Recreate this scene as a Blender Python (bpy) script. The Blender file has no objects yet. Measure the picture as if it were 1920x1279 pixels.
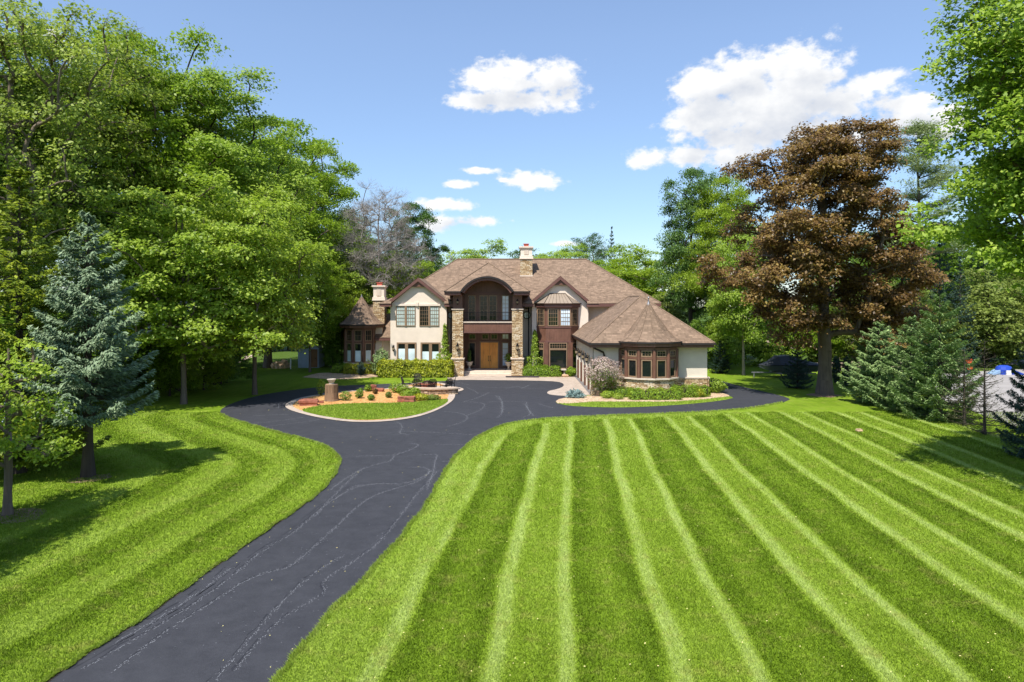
import bpy, math, random
import numpy as np
from mathutils import Vector, Matrix
from mathutils.geometry import tessellate_polygon
random.seed(7)
SC = bpy.context.scene
COL = SC.collection
F, HC, PY0 = 1280.0, 5.8, 572.0       # focal length in photo pixels, eye height, horizon row
def G(px, py):                        # photo pixel -> point on the ground
    Y = F * HC / (py - PY0)
    return ((px - 960) / F * Y, Y)
def XAT(px, Y): return (px - 960) / F * Y
def ZAT(py, Y): return HC - (py - PY0) / F * Y
ROOT = {}
# ------------------------------------------------------------------ tagging
def tag(o, label=None, cat=None, group=None, kind=None):
    if label: o['label'] = label
    if cat: o['category'] = cat
    if group: o['group'] = group
    if kind: o['kind'] = kind
    return o
def thing(name, loc, label, cat, group=None):
    o = bpy.data.objects.new(name, None); COL.objects.link(o)
    o.empty_display_size = .3; o.location = loc
    ROOT[o.name] = Vector(loc)
    return tag(o, label, cat, group)
def copy_tree(o, loc, rz=0.0, sc=1.0, label=None, group=None, mats=None):
    def rec(src, par):
        c = src.copy(); COL.objects.link(c); c.parent = par
        for ch in src.children: rec(ch, c)
        return c
    c = rec(o, None); c.location = loc; c.rotation_euler = (0, 0, rz)
    c.scale = (sc, sc, sc) if not hasattr(sc, '__len__') else sc
    if label: c['label'] = label
    if group: c['group'] = group
    if mats:
        for ch in c.children:
            for k, m in mats.items():
                if ch.name.split('.')[0] == k:
                    ch.material_slots[0].link = 'OBJECT'; ch.material_slots[0].material = m
    return c
# ------------------------------------------------------------------ mesh builder
class MB:
    def __init__(s, O=None, ang=None):
        s.v = []; s.f = []; s.M = None
        if O is not None:
            a = ang or 0.0       # local x = along the wall, local y = outward, z up
            s.M = (Vector(O), Vector((math.cos(a), math.sin(a), 0)), Vector((math.sin(a), -math.cos(a), 0)))
    def P(s, p):
        if s.M is None: return tuple(p)
        O, U, N = s.M
        q = O + U * p[0] + N * p[1]
        return (q.x, q.y, q.z + p[2])
    def add(s, vs, fs):
        b = len(s.v); s.v += [s.P(p) for p in vs]
        s.f += [tuple(b + i for i in f) for f in fs]; return s
    def box(s, x0, x1, y0, y1, z0, z1):
        vs = [(x0,y0,z0),(x1,y0,z0),(x1,y1,z0),(x0,y1,z0),(x0,y0,z1),(x1,y0,z1),(x1,y1,z1),(x0,y1,z1)]
        return s.add(vs, [(0,3,2,1),(4,5,6,7),(0,1,5,4),(1,2,6,5),(2,3,7,6),(3,0,4,7)])
    def poly(s, pts): return s.add(pts, [tuple(range(len(pts)))])
    def flat(s, pts2, z):            # concave horizontal polygon
        vs = [Vector((p[0], p[1], z)) for p in pts2]
        tris = tessellate_polygon([vs])
        fs = []
        for t in tris:
            a, b, c = [vs[i] for i in t]
            fs.append(t if (b - a).cross(c - a).z > 0 else t[::-1])
        return s.add([tuple(v) for v in vs], fs)
    def extr(s, pts, d):             # planar outline pts (3d, convex or concave) pushed along d
        n = len(pts); d = Vector(d)
        a = [tuple(p) for p in pts]; b = [tuple(Vector(p) + d) for p in pts]
        tris = [tuple(t) for t in tessellate_polygon([[Vector(p) for p in pts]])]
        fs = tris + [tuple(n + i for i in t[::-1]) for t in tris]
        fs += [(i, (i + 1) % n, n + (i + 1) % n, n + i) for i in range(n)]
        return s.add(a + b, fs)
    def tube(s, pts, r, n=8, cap=True):
        pts = [Vector(p) for p in pts]; rs = r if hasattr(r, '__len__') else [r] * len(pts)
        vs = []; fs = []
        for i, p in enumerate(pts):
            t = (pts[min(i+1, len(pts)-1)] - pts[max(i-1, 0)]).normalized()
            a = t.cross(Vector((0,0,1)))
            if a.length < .05: a = t.cross(Vector((0,1,0)))
            a.normalize(); b = t.cross(a).normalized()
            for k in range(n):
                q = 2 * math.pi * k / n
                vs.append(tuple(p + (a * math.cos(q) + b * math.sin(q)) * rs[i]))
        for i in range(len(pts) - 1):
            for k in range(n):
                fs.append((i*n+k, i*n+(k+1)%n, (i+1)*n+(k+1)%n, (i+1)*n+k))
        if cap:
            fs.append(tuple(range(n))[::-1]); fs.append(tuple((len(pts)-1)*n + k for k in range(n)))
        return s.add(vs, fs)
    def lathe(s, prof, cx, cy, n=16, a0=0.0, a1=2*math.pi, jit=0.0, sx=1.0, sy=1.0):
        full = abs(a1 - a0 - 2*math.pi) < 1e-6
        m = n if full else n + 1
        vs = []; fs = []
        for (r, z) in prof:
            for k in range(m):
                a = a0 + (a1 - a0) * k / n
                j = 1 + jit * (random.random() - .5)
                vs.append((cx + r*j*math.cos(a)*sx, cy + r*j*math.sin(a)*sy, z))
        for i in range(len(prof) - 1):
            for k in range(n):
                k2 = (k + 1) % m
                fs.append((i*m+k, i*m+k2, (i+1)*m+k2, (i+1)*m+k))
        if full:
            if prof[0][0] > 1e-4: fs.append(tuple(range(m))[::-1])
            if prof[-1][0] > 1e-4: fs.append(tuple((len(prof)-1)*m + k for k in range(m)))
        return s.add(vs, fs)
    def build(s, name, mat, parent=None, at=None, smooth=False, bevel=0):
        off = ROOT[parent.name] if parent is not None else Vector(at or (0,0,0))
        me = bpy.data.meshes.new(name)
        me.from_pydata([(a-off.x, b-off.y, c-off.z) for a, b, c in s.v], [], s.f)
        uv = me.uv_layers.new(name='UVMap'); dat = np.zeros(len(me.loops) * 2, np.float32)
        for p in me.polygons:
            n = p.normal
            if abs(n.z) > .995: h = Vector((1,0,0))
            else: h = Vector((-n.y, n.x, 0)).normalized()
            w = n.cross(h)
            for li in p.loop_indices:
                co = me.vertices[me.loops[li].vertex_index].co + off
                dat[2*li] = co.dot(h); dat[2*li+1] = co.dot(w)
        uv.data.foreach_set('uv', dat)
        if smooth: me.polygons.foreach_set('use_smooth', [True] * len(me.polygons))
        me.materials.append(mat); me.update()
        o = bpy.data.objects.new(name, me); COL.objects.link(o)
        if parent is not None: o.parent = parent
        else: o.location = off
        ROOT[o.name] = off
        if bevel:
            b = o.modifiers.new('bevel', 'BEVEL'); b.width = bevel; b.segments = 2; b.limit_method = 'ANGLE'
        return o
def arr_mesh(name, V, faces, mat, attrs=None, smooth=False):
    """numpy mesh; faces (N,k)"""
    me = bpy.data.meshes.new(name); k = faces.shape[1]; nf = len(faces)
    me.vertices.add(len(V)); me.vertices.foreach_set('co', np.ascontiguousarray(V, np.float32).ravel())
    me.loops.add(nf * k); me.loops.foreach_set('vertex_index', np.ascontiguousarray(faces, np.int32).ravel())
    me.polygons.add(nf); me.polygons.foreach_set('loop_start', np.arange(nf, dtype=np.int32) * k)
    me.polygons.foreach_set('loop_total', np.full(nf, k, np.int32))
    for nm, a in (attrs or {}).items():
        at = me.attributes.new(nm, 'FLOAT', 'POINT'); at.data.foreach_set('value', np.ascontiguousarray(a, np.float32))
    if smooth: me.polygons.foreach_set('use_smooth', np.ones(nf, bool))
    me.update(calc_edges=True); me.materials.append(mat)
    return me
def mobj(name, me, parent=None, loc=(0,0,0)):
    o = bpy.data.objects.new(name, me); COL.objects.link(o)
    if parent is not None: o.parent = parent; ROOT[o.name] = ROOT[parent.name]
    else: o.location = loc; ROOT[o.name] = Vector(loc)
    return o
# ------------------------------------------------------------------ materials
def N(nt, typ, props=None, **ins):
    n = nt.nodes.new('ShaderNode' + typ)
    for k, v in (props or {}).items(): setattr(n, k, v)
    for k, v in ins.items():
        key = int(k[1:]) if k[0] == 'i' and k[1:].isdigit() else k.replace('_', ' ')
        sock = n.inputs[key]
        if isinstance(v, bpy.types.NodeSocket): nt.links.new(v, sock)
        elif isinstance(v, bpy.types.Node): nt.links.new(v.outputs[0], sock)
        else:
            if hasattr(v, '__len__') and sock.type == 'RGBA' and len(v) == 3: v = (*v, 1)
            sock.default_value = v
    return n
def ramp(nt, fac, stops, interp='LINEAR'):
    r = N(nt, 'ValToRGB', Fac=fac); cr = r.color_ramp; cr.interpolation = interp
    while len(cr.elements) < len(stops): cr.elements.new(.5)
    for e, (p, c) in zip(cr.elements, stops):
        e.position = p; e.color = (*c, 1) if hasattr(c, '__len__') else (c, c, c, 1)
    return r
def mixc(nt, fac, a, b, mode='MIX'):
    n = nt.nodes.new('ShaderNodeMix'); n.data_type = 'RGBA'; n.blend_type = mode; n.clamp_factor = True
    for sock, v in ((n.inputs[0], fac), (n.inputs[6], a), (n.inputs[7], b)):
        if isinstance(v, bpy.types.Node): v = v.outputs[0]
        if isinstance(v, bpy.types.NodeSocket): nt.links.new(v, sock)
        else:
            if hasattr(v, '__len__') and len(v) == 3: v = (*v, 1)
            sock.default_value = v
    return n.outputs[2]
def newmat(name):
    m = bpy.data.materials.new(name); m.use_nodes = True; nt = m.node_tree; nt.nodes.clear()
    out = nt.nodes.new('ShaderNodeOutputMaterial')
    return m, nt, out
def fin(nt, out, col, rough=.7, spec=.3, bump=None, bstr=.3, bdist=.02, metal=0.0, coat=0.0):
    b = N(nt, 'BsdfPrincipled', Base_Color=col, Roughness=rough, Metallic=metal)
    b.inputs['Specular IOR Level'].default_value = spec
    b.inputs['Coat Weight'].default_value = coat
    if bump is not None:
        bp = N(nt, 'Bump', Height=bump, Strength=bstr, Distance=bdist)
        nt.links.new(bp.outputs[0], b.inputs['Normal'])
    nt.links.new(b.outputs[0], out.inputs[0]); return b
def plain(name, c, rough=.6, var=.15, scale=3.0, bstr=.15, metal=0.0, spec=.3, detail=6, coat=0.0):
    m, nt, out = newmat(name)
    tc = N(nt, 'TexCoord').outputs['Object']
    a = N(nt, 'TexNoise', Vector=tc, Scale=scale, Detail=detail, Roughness=.65)
    lo = tuple(x * (1 - var) for x in c); hi = tuple(min(1, x * (1 + var)) for x in c)
    col = ramp(nt, a, [(.3, lo), (.7, hi)])
    f = N(nt, 'TexNoise', Vector=tc, Scale=scale * 12, Detail=3)
    fin(nt, out, col, rough, spec, f, bstr, .01, metal, coat)
    return m
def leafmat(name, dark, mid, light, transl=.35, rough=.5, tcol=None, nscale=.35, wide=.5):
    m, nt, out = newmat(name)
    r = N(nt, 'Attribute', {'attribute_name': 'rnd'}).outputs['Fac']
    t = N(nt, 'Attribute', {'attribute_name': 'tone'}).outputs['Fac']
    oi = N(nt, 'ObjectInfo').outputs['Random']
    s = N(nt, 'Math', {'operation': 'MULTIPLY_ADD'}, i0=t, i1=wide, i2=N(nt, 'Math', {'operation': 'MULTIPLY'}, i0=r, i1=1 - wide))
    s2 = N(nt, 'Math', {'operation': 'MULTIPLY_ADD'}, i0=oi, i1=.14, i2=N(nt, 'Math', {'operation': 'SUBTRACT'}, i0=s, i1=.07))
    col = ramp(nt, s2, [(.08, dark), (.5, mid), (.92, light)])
    b = N(nt, 'BsdfPrincipled', Base_Color=col, Roughness=rough); b.inputs['Specular IOR Level'].default_value = .35
    tr = N(nt, 'BsdfTranslucent', Color=mixc(nt, .5, col.outputs[0], tcol or light))
    mx = N(nt, 'MixShader', i0=transl, i1=b, i2=tr)
    nt.links.new(mx.outputs[0], out.inputs[0]); return m
def uvnode(nt): return N(nt, 'UVMap', {'uv_map': 'UVMap'}).outputs[0]
def shingle(name, base, row=.17, wid=.36):
    m, nt, out = newmat(name); uv = uvnode(nt)
    br = N(nt, 'TexBrick', {'offset': .5, 'squash': 1.0}, Vector=uv, Color1=(.15,)*3, Color2=(.85,)*3, Mortar=(0,)*3,
           Scale=1.0, Mortar_Size=.008, Mortar_Smooth=.3, Bias=0.0, Brick_Width=wid, Row_Height=row)
    br2 = N(nt, 'TexBrick', {'offset': .37}, Vector=uv, Color1=(.2,)*3, Color2=(.8,)*3, Mortar=(.4,)*3,
           Scale=1.0, Mortar_Size=.0, Brick_Width=wid*.43, Row_Height=row)
    nz = N(nt, 'TexNoise', Vector=uv, Scale=.7, Detail=5)
    fz = N(nt, 'TexNoise', Vector=uv, Scale=40.0, Detail=2)
    mixv = mixc(nt, .45, br.outputs[0], br2.outputs[0])
    c = ramp(nt, mixv, [(.05, tuple(x*.28 for x in base)), (.3, tuple(x*.66 for x in base)), (.6, base), (.9, tuple(min(1, x*1.5) for x in base))])
    c = mixc(nt, .22, c.outputs[0], ramp(nt, nz, [(.3, tuple(x*.7 for x in base)), (.7, tuple(x*1.25 for x in base))]), 'MIX')
    c = mixc(nt, .25, c, ramp(nt, fz, [(.3, .25), (.7, .75)]), 'OVERLAY')
    fin(nt, out, c, .9, .15, mixv, .6, .02); return m
def ledgestone(name, cols, row=.075, wid=.34):
    m, nt, out = newmat(name); uv = uvnode(nt)
    wob = N(nt, 'TexNoise', Vector=uv, Scale=3.0, Detail=2)
    uvw = N(nt, 'VectorMath', {'operation': 'MULTIPLY_ADD'}, i0=wob.outputs['Color'], i1=(.05, .035, 0), i2=uv)
    br = N(nt, 'TexBrick', {'offset': .43, 'offset_frequency': 2, 'squash': .6, 'squash_frequency': 3}, Vector=uvw, Color1=(0,)*3, Color2=(1,)*3, Mortar=(0,)*3,
           Scale=1.0, Mortar_Size=.011, Mortar_Smooth=.35, Brick_Width=wid, Row_Height=row)
    nz = N(nt, 'TexNoise', Vector=uvw, Scale=9.0, Detail=5, Roughness=.7)
    v = mixc(nt, .4, br.outputs[0], nz.outputs[0])
    c = ramp(nt, v, [(.15, cols[0]), (.38, cols[1]), (.6, cols[2]), (.85, cols[3])])
    dk = mixc(nt, br.outputs['Fac'], c.outputs[0], (.035, .025, .018))
    inv = N(nt, 'Math', {'operation': 'SUBTRACT'}, i0=1.0, i1=br.outputs['Fac'])
    h = N(nt, 'Math', {'operation': 'MULTIPLY_ADD'}, i0=nz.outputs[0], i1=.6, i2=inv)
    fin(nt, out, dk, .85, .2, h, .9, .04); return m
def woodmat(name, c, rough=.45, vert=True, sc=1.0, contrast=.45, coat=0.0):
    m, nt, out = newmat(name); uv = uvnode(nt)
    mp = N(nt, 'Mapping', Vector=uv); mp.inputs['Scale'].default_value = (14*sc, .8*sc, 1) if vert else (.8*sc, 14*sc, 1)
    a = N(nt, 'TexNoise', Vector=mp, Scale=1.0, Detail=6, Roughness=.7, Distortion=.6)
    b = N(nt, 'TexNoise', Vector=uv, Scale=1.5, Detail=3)
    v = mixc(nt, .35, a.outputs[0], b.outputs[0])
    col = ramp(nt, v, [(.3, tuple(x*(1-contrast) for x in c)), (.5, c), (.72, tuple(min(1, x*(1+contrast)) for x in c))])
    fin(nt, out, col, rough, .35, a, .15, .01, 0, coat); return m
def glassmat(name, c, rough=.03, spec=.8):
    m, nt, out = newmat(name)
    tc = N(nt, 'TexCoord').outputs['Object']
    a = N(nt, 'TexNoise', Vector=tc, Scale=.8, Detail=2)
    col = ramp(nt, a, [(.35, tuple(x*.8 for x in c)), (.65, tuple(min(1, x*1.2) for x in c))])
    fin(nt, out, col, rough, spec, a, .04, .02); return m
M = {}
M['stucco'] = plain('stucco', (.74, .63, .52), .9, .07, 1.2, .25, spec=.1)
M['stucco_grey'] = plain('garage_stucco', (.68, .61, .50), .9, .07, 1.2, .25, spec=.1)
M['trimstone'] = plain('cut_stone', (.60, .50, .40), .8, .12, 4, .2)
M['roof'] = shingle('roof_shingles', (.219, .152, .106))
M['stone'] = ledgestone('ledgestone', [(.30, .18, .085), (.56, .38, .20), (.76, .58, .35), (.86, .74, .56)])
M['wood'] = woodmat('mahogany_boards', (.150, .072, .048))
M['fascia'] = woodmat('brown_fascia', (.14, .068, .055), .5, False, .6, .3)
M['wframe'] = woodmat('window_wood', (.25, .165, .10), .5, True, 1, .25)
M['doorwood'] = woodmat('oak_door', (.88, .36, .05), .35, True, .8, .4, .3)
M['glass'] = glassmat('window_glass', (.010, .014, .013), .03, .38)
M['skyglass'] = glassmat('painted_sky_glass', (.62, .74, .88), .06)  # sky reflection painted into the pane colour
M['curtain'] = glassmat('curtained_glass', (.46, .55, .52), .12, .6)
M['blind'] = glassmat('frosted_glass', (.66, .78, .80), .25, .5)
M['iron'] = plain('black_iron', (.018, .017, .018), .45, .3, 8, .1, metal=.6)
M['bronze'] = plain('dark_bronze', (.05, .032, .022), .4, .3, 8, .1, metal=.7)
M['lampglass'] = plain('lantern_glass', (.28, .22, .14), .3, .2, 8, .05)
M['copper'] = plain('standing_seam_metal', (.27, .215, .165), .6, .12, 2, .05, metal=.25)
M['clay'] = plain('clay_flue', (.42, .10, .07), .8, .2, 6, .2)
M['lead'] = plain('lead_finial', (.22, .22, .23), .5, .2, 6, .1, metal=.5)
M['gutter'] = plain('dark_gutter', (.030, .024, .023), .45, .2, 4, .05)
M['urn'] = plain('cast_stone_urn', (.50, .44, .36), .85, .2, 9, .25)
M['bark'] = woodmat('grey_bark', (.13, .10, .078), .95, True, .6, .5)
M['barkdark'] = woodmat('dark_bark', (.055, .042, .032), .95, True, .6, .5)
M['barkpale'] = woodmat('pale_bark', (.34, .28, .22), .95, True, .8, .5)
M['twig'] = plain('dead_twigs', (.29, .26, .235), .95, .25, 1, .1)
M['leaf_bright'] = leafmat('bright_leaves', (.080, .150, .012), (.255, .375, .034), (.46, .57, .09), .48, tcol=(.28, .46, .02))
M['leaf_lime'] = leafmat('lime_leaves', (.10, .175, .012), (.31, .42, .040), (.50, .61, .10), .48, tcol=(.33, .50, .02))
M['leaf_ash'] = leafmat('ash_leaves', (.09, .145, .018), (.26, .345, .045), (.45, .53, .10), .46, tcol=(.34, .45, .04))
M['leaf_mid'] = leafmat('green_leaves', (.055, .115, .014), (.165, .275, .030), (.31, .43, .065), .44, tcol=(.2, .36, .03))
M['leaf_dark'] = leafmat('dark_leaves', (.036, .085, .018), (.100, .190, .038), (.21, .33, .075), .42, tcol=(.10, .22, .03))
M['leaf_olive'] = leafmat('olive_leaves', (.065, .100, .016), (.17, .225, .035), (.30, .36, .080), .38, tcol=(.26, .34, .06))
M['leaf_purple'] = leafmat('purple_maple_leaves', (.028, .018, .009), (.160, .090, .031), (.37, .265, .078), .34, .40, tcol=(.40, .27, .03))
M['needle_blue'] = leafmat('blue_needles', (.055, .100, .050), (.170, .245, .130), (.35, .44, .25), .15, .6, tcol=(.2, .3, .2))
M['needle_green'] = leafmat('green_needles', (.055, .110, .028), (.175, .270, .085), (.36, .47, .18), .22, .6, tcol=(.15, .3, .1))
M['needle_dark'] = leafmat('dark_needles', (.012, .032, .020), (.030, .066, .042), (.070, .125, .085), .12, .6, tcol=(.06, .14, .07))
M['needle_gold'] = leafmat('golden_needles', (.045, .085, .006), (.15, .21, .008), (.33, .38, .018), .3, .6, tcol=(.3, .38, .02))
M['needle_olive'] = leafmat('thin_needles', (.035, .040, .018), (.080, .085, .036), (.14, .14, .06), .15, .6, tcol=(.15, .18, .06))
M['needle_pine'] = leafmat('pine_needles', (.12, .16, .05), (.29, .36, .13), (.46, .53, .23), .3, .6, tcol=(.2, .28, .1))
M['hedge_gold'] = leafmat('golden_hedge_leaves', (.09, .12, .006), (.30, .34, .014), (.58, .57, .04), .25, tcol=(.5, .5, .02), wide=.35)
M['hedge_green'] = leafmat('boxwood_leaves', (.06, .13, .008), (.18, .30, .016), (.36, .47, .04), .28, tcol=(.3, .45, .03), wide=.35)
M['lilac'] = leafmat('lilac_blossom', (.12, .13, .06), (.46, .34, .28), (.74, .58, .54), .25, tcol=(.5, .36, .3), wide=.3)
M['bluefir'] = leafmat('dwarf_blue_needles', (.10, .17, .17), (.22, .33, .31), (.40, .50, .46), .1, tcol=(.3, .4, .35))
M['redstone'] = plain('red_sandstone', (.27, .095, .060), .9, .35, 3, .6)
M['tanrock'] = plain('tan_rock', (.48, .33, .20), .9, .3, 3, .6)
M['stump'] = woodmat('weathered_stump', (.20, .125, .075), .9, True, .9, .6)
M['white'] = plain('white_paint', (.75, .74, .70), .5, .08, 4, .05)
# ================================================================== GROUND
def Z(pts, ox, oy, s): return [(ox + x / s, oy + y / s) for x, y in pts]
def GW(pts): return [G(*p) for p in pts]
LEFT = [(88,1279),(165,1224),(250,1174),(380,1079),(470,1016),(560,954),(600,924),(620,901),(634,880),(637,861),(629,849.5),(612,838),(587,828),(541,817),(493,804),(445,790),(422,783),(414,777)]
BACK = [(413,771),(417,765.5),(435,756),(477,743),(535,733),(606,725),(671,722),(735,719.4),(800,716.5),(842,714)]
APR = [(864,712.5),(929,713),(1006.5,714),(1045,715.5),(1057,719.5),(1057,725),(1045,730),(1029,733),(1025,737),(1031,740.4),(1052,742.3),(1075,742.6)]
BEDT = [(1068,744.6),(1048,748.5),(1042,752.7)]
STRIP = [(1044,756),(1058,760),(1081,762.3),(1139,764.6),(1190.6,764),(1255,760.7),(1303.6,757),(1352,751.7),(1374.7,746.8)]
BEDR = [(1366,741),(1350,735.5),(1330,732)]
FAR = [(1323,708.4),(1352,714),(1391,725),(1449,738),(1478,746),(1481,749.4)]
RIGHT = [(1468,755),(1433,762),(1384,769),(1287.5,774.6),(1190.6,778),(1094,781.7),(1029,785),(981,790),(939,798),(913,811),(890,824),(864,845),(845,868),(832,888),(815,918),(800,949),(770,984),(735,1029),(670,1099),(610,1159),(550,1234),(515,1277)]
def smooth_line(p, it=2, closed=False):
    p = [np.array(q, float) for q in p]
    for _ in range(it):
        o = [] if closed else [p[0]]
        m = len(p) if closed else len(p) - 1
        for i in range(m):
            a, b = p[i], p[(i+1) % len(p)]
            o += [a*.75 + b*.25, a*.25 + b*.75]
        if not closed: o.append(p[-1])
        p = o
    return [tuple(q) for q in p]
wl = smooth_line([(-7.75, 4.0)] + GW(LEFT)); wb = smooth_line(GW(BACK)); wa = smooth_line(GW(APR), 1)
ws = smooth_line(GW(STRIP)); wf = smooth_line(GW(FAR)); wr = smooth_line(GW(RIGHT) + [(-4.25, 4.0)])
wbt = GW(BEDT); wbr = GW(BEDR)
drive_poly = wl + wb + wa + wbt + ws + wbr + [(12.9, 44.7), (12.9, 54.4)] + wf + wr
def inpoly(X, Y, poly):
    r = np.zeros(X.shape, bool); n = len(poly)
    for i in range(n):
        x0, y0 = poly[i]; x1, y1 = poly[(i+1) % n]
        if y0 == y1: continue
        c = ((y0 > Y) != (y1 > Y)) & (X < (x1 - x0) * (Y - y0) / (y1 - y0) + x0)
        r ^= c
    return r
def dpoly(X, Y, line):
    d = np.full(X.shape, 1e9)
    for (x0, y0), (x1, y1) in zip(line[:-1], line[1:]):
        vx, vy = x1-x0, y1-y0; L = vx*vx + vy*vy
        if L < 1e-9: continue
        t = np.clip(((X-x0)*vx + (Y-y0)*vy) / L, 0, 1)
        d = np.minimum(d, (X-x0-t*vx)**2 + (Y-y0-t*vy)**2)
    return np.sqrt(d)
def wave(a, seed):                    # smooth 1-d wobble
    return (np.sin(a*1.3+seed) + .6*np.sin(a*2.9+seed*2.1) + .4*np.sin(a*6.1+seed*3.7)) / 2
xl_Y = np.array([p[1] for p in wl]); xl_X = np.array([p[0] for p in wl])
_r = [p for p in wr[::-1]]
xr_Y = np.array([p[1] for p in _r]); xr_X = np.array([p[0] for p in _r])
LINES = [(-3.25,.32),(-1.36,.30),(-.18,.24),(1.62,.30),(2.84,.24),(4.83,.30),(5.98,.24),(8.12,.30),(9.38,.25),(11.25,.30),(12.42,.25),(14.25,.30),(15.5,.28),(17.4,.3),(18.6,.3)]
DARKS = [(-3.05,-1.5),(-.05,1.5),(2.98,4.7),(6.12,7.98),(9.52,11.1),(12.56,14.1),(15.6,17.3)]
def sstep(x, a, b): t = np.clip((x-a)/(b-a), 0, 1); return t*t*(3-2*t)
def stripe(X, Y):
    """mowing pattern of the lawn: 0 = blades laid towards the road, 1 = laid away"""
    v = np.clip(.33 + .16*wave(X*.8+Y*.55, 2.2)*wave(Y*.9-X*.3, .7), .1, .6)  # lawn past the stripes toned darker, tree shade put into the colour
    xl = np.interp(Y, xl_Y, xl_X); left = (X < xl) & (Y < 37.5)
    dL = dpoly(X, Y, wl) + .10*wave(Y*.5+X*.2, 1.3)
    vl = .47 + .75*(np.interp(dL, [0,.8,1.0,1.45,1.65,2.5,2.75,3.5,3.75,4.7,4.95,5.8,6.05,7,7.3,8.2,8.5,9.5], [.48,.5,.2,.18,.72,.55,.2,.25,.78,.55,.18,.22,.7,.5,.22,.25,.6,.45]) - .47)
    v = np.where(left, vl, v)
    right = (Y < 39) & (X > np.interp(Y, xr_Y, xr_X) - .01)
    u = X - .09*Y + .10*wave(Y*.22, 2.0)
    vr = np.full(X.shape, .50)
    for a, b in DARKS:
        vr = np.where((u > a-.1) & (u < b+.1), np.minimum(vr, .50 - .30*sstep(u, a-.12, a+.12)*(1-sstep(u, b-.12, b+.12)) + .19*np.exp(-((u-(a+b)/2)/.40)**2)), vr)
    for c, w in LINES:
        k_ = 1 - sstep(np.abs(u-c), w*.25, w*.95); vr = vr + (.92-vr)*k_
    dR = dpoly(X, Y, wr)
    far = sstep(Y, 37.2 - .045*(X-2)**1, 38.2 - .045*(X-2))
    edge = np.maximum(1 - sstep(dR + .15*wave(X+Y, 1.1), .75, 1.3), 0)
    vr = vr*(1-edge) + (.66+.1*wave(X*2, .5))*edge
    v = np.where(right, vr*(1-far) + .36*far, v)
    return np.clip(v + .05*wave(X*.9+Y*.4, 5) * 1, 0, 1)
def axis(lo, hi, step, outs):
    a = list(np.arange(lo, hi, step)); x = lo; s = step; neg = []
    while x > outs[0]: s *= 1.35; x -= s; neg.append(x)
    x = a[-1]; s = step; pos = []
    while x < outs[1]: s *= 1.35; x += s; pos.append(x)
    return np.array(neg[::-1] + a + pos)
ax = axis(-16, 26, .13, (-700, 700)); ay = axis(6.5, 40, .13, (-200, 1500))
GX, GY = np.meshgrid(ax, ay); nx, ny = len(ax), len(ay)
V = np.stack([GX.ravel(), GY.ravel(), np.zeros(GX.size)], 1)
idx = np.arange(nx*ny).reshape(ny, nx)
FQ = np.stack([idx[:-1,:-1], idx[:-1,1:], idx[1:,1:], idx[1:,:-1]], -1).reshape(-1, 4)
st = stripe(V[:,0], V[:,1])
fl = np.clip(sstep(-V[:,0]-.06*V[:,1], 19, 26) + sstep(V[:,1], 63, 70) + sstep(V[:,0], 26, 32)*.6, 0, 1)
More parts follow.
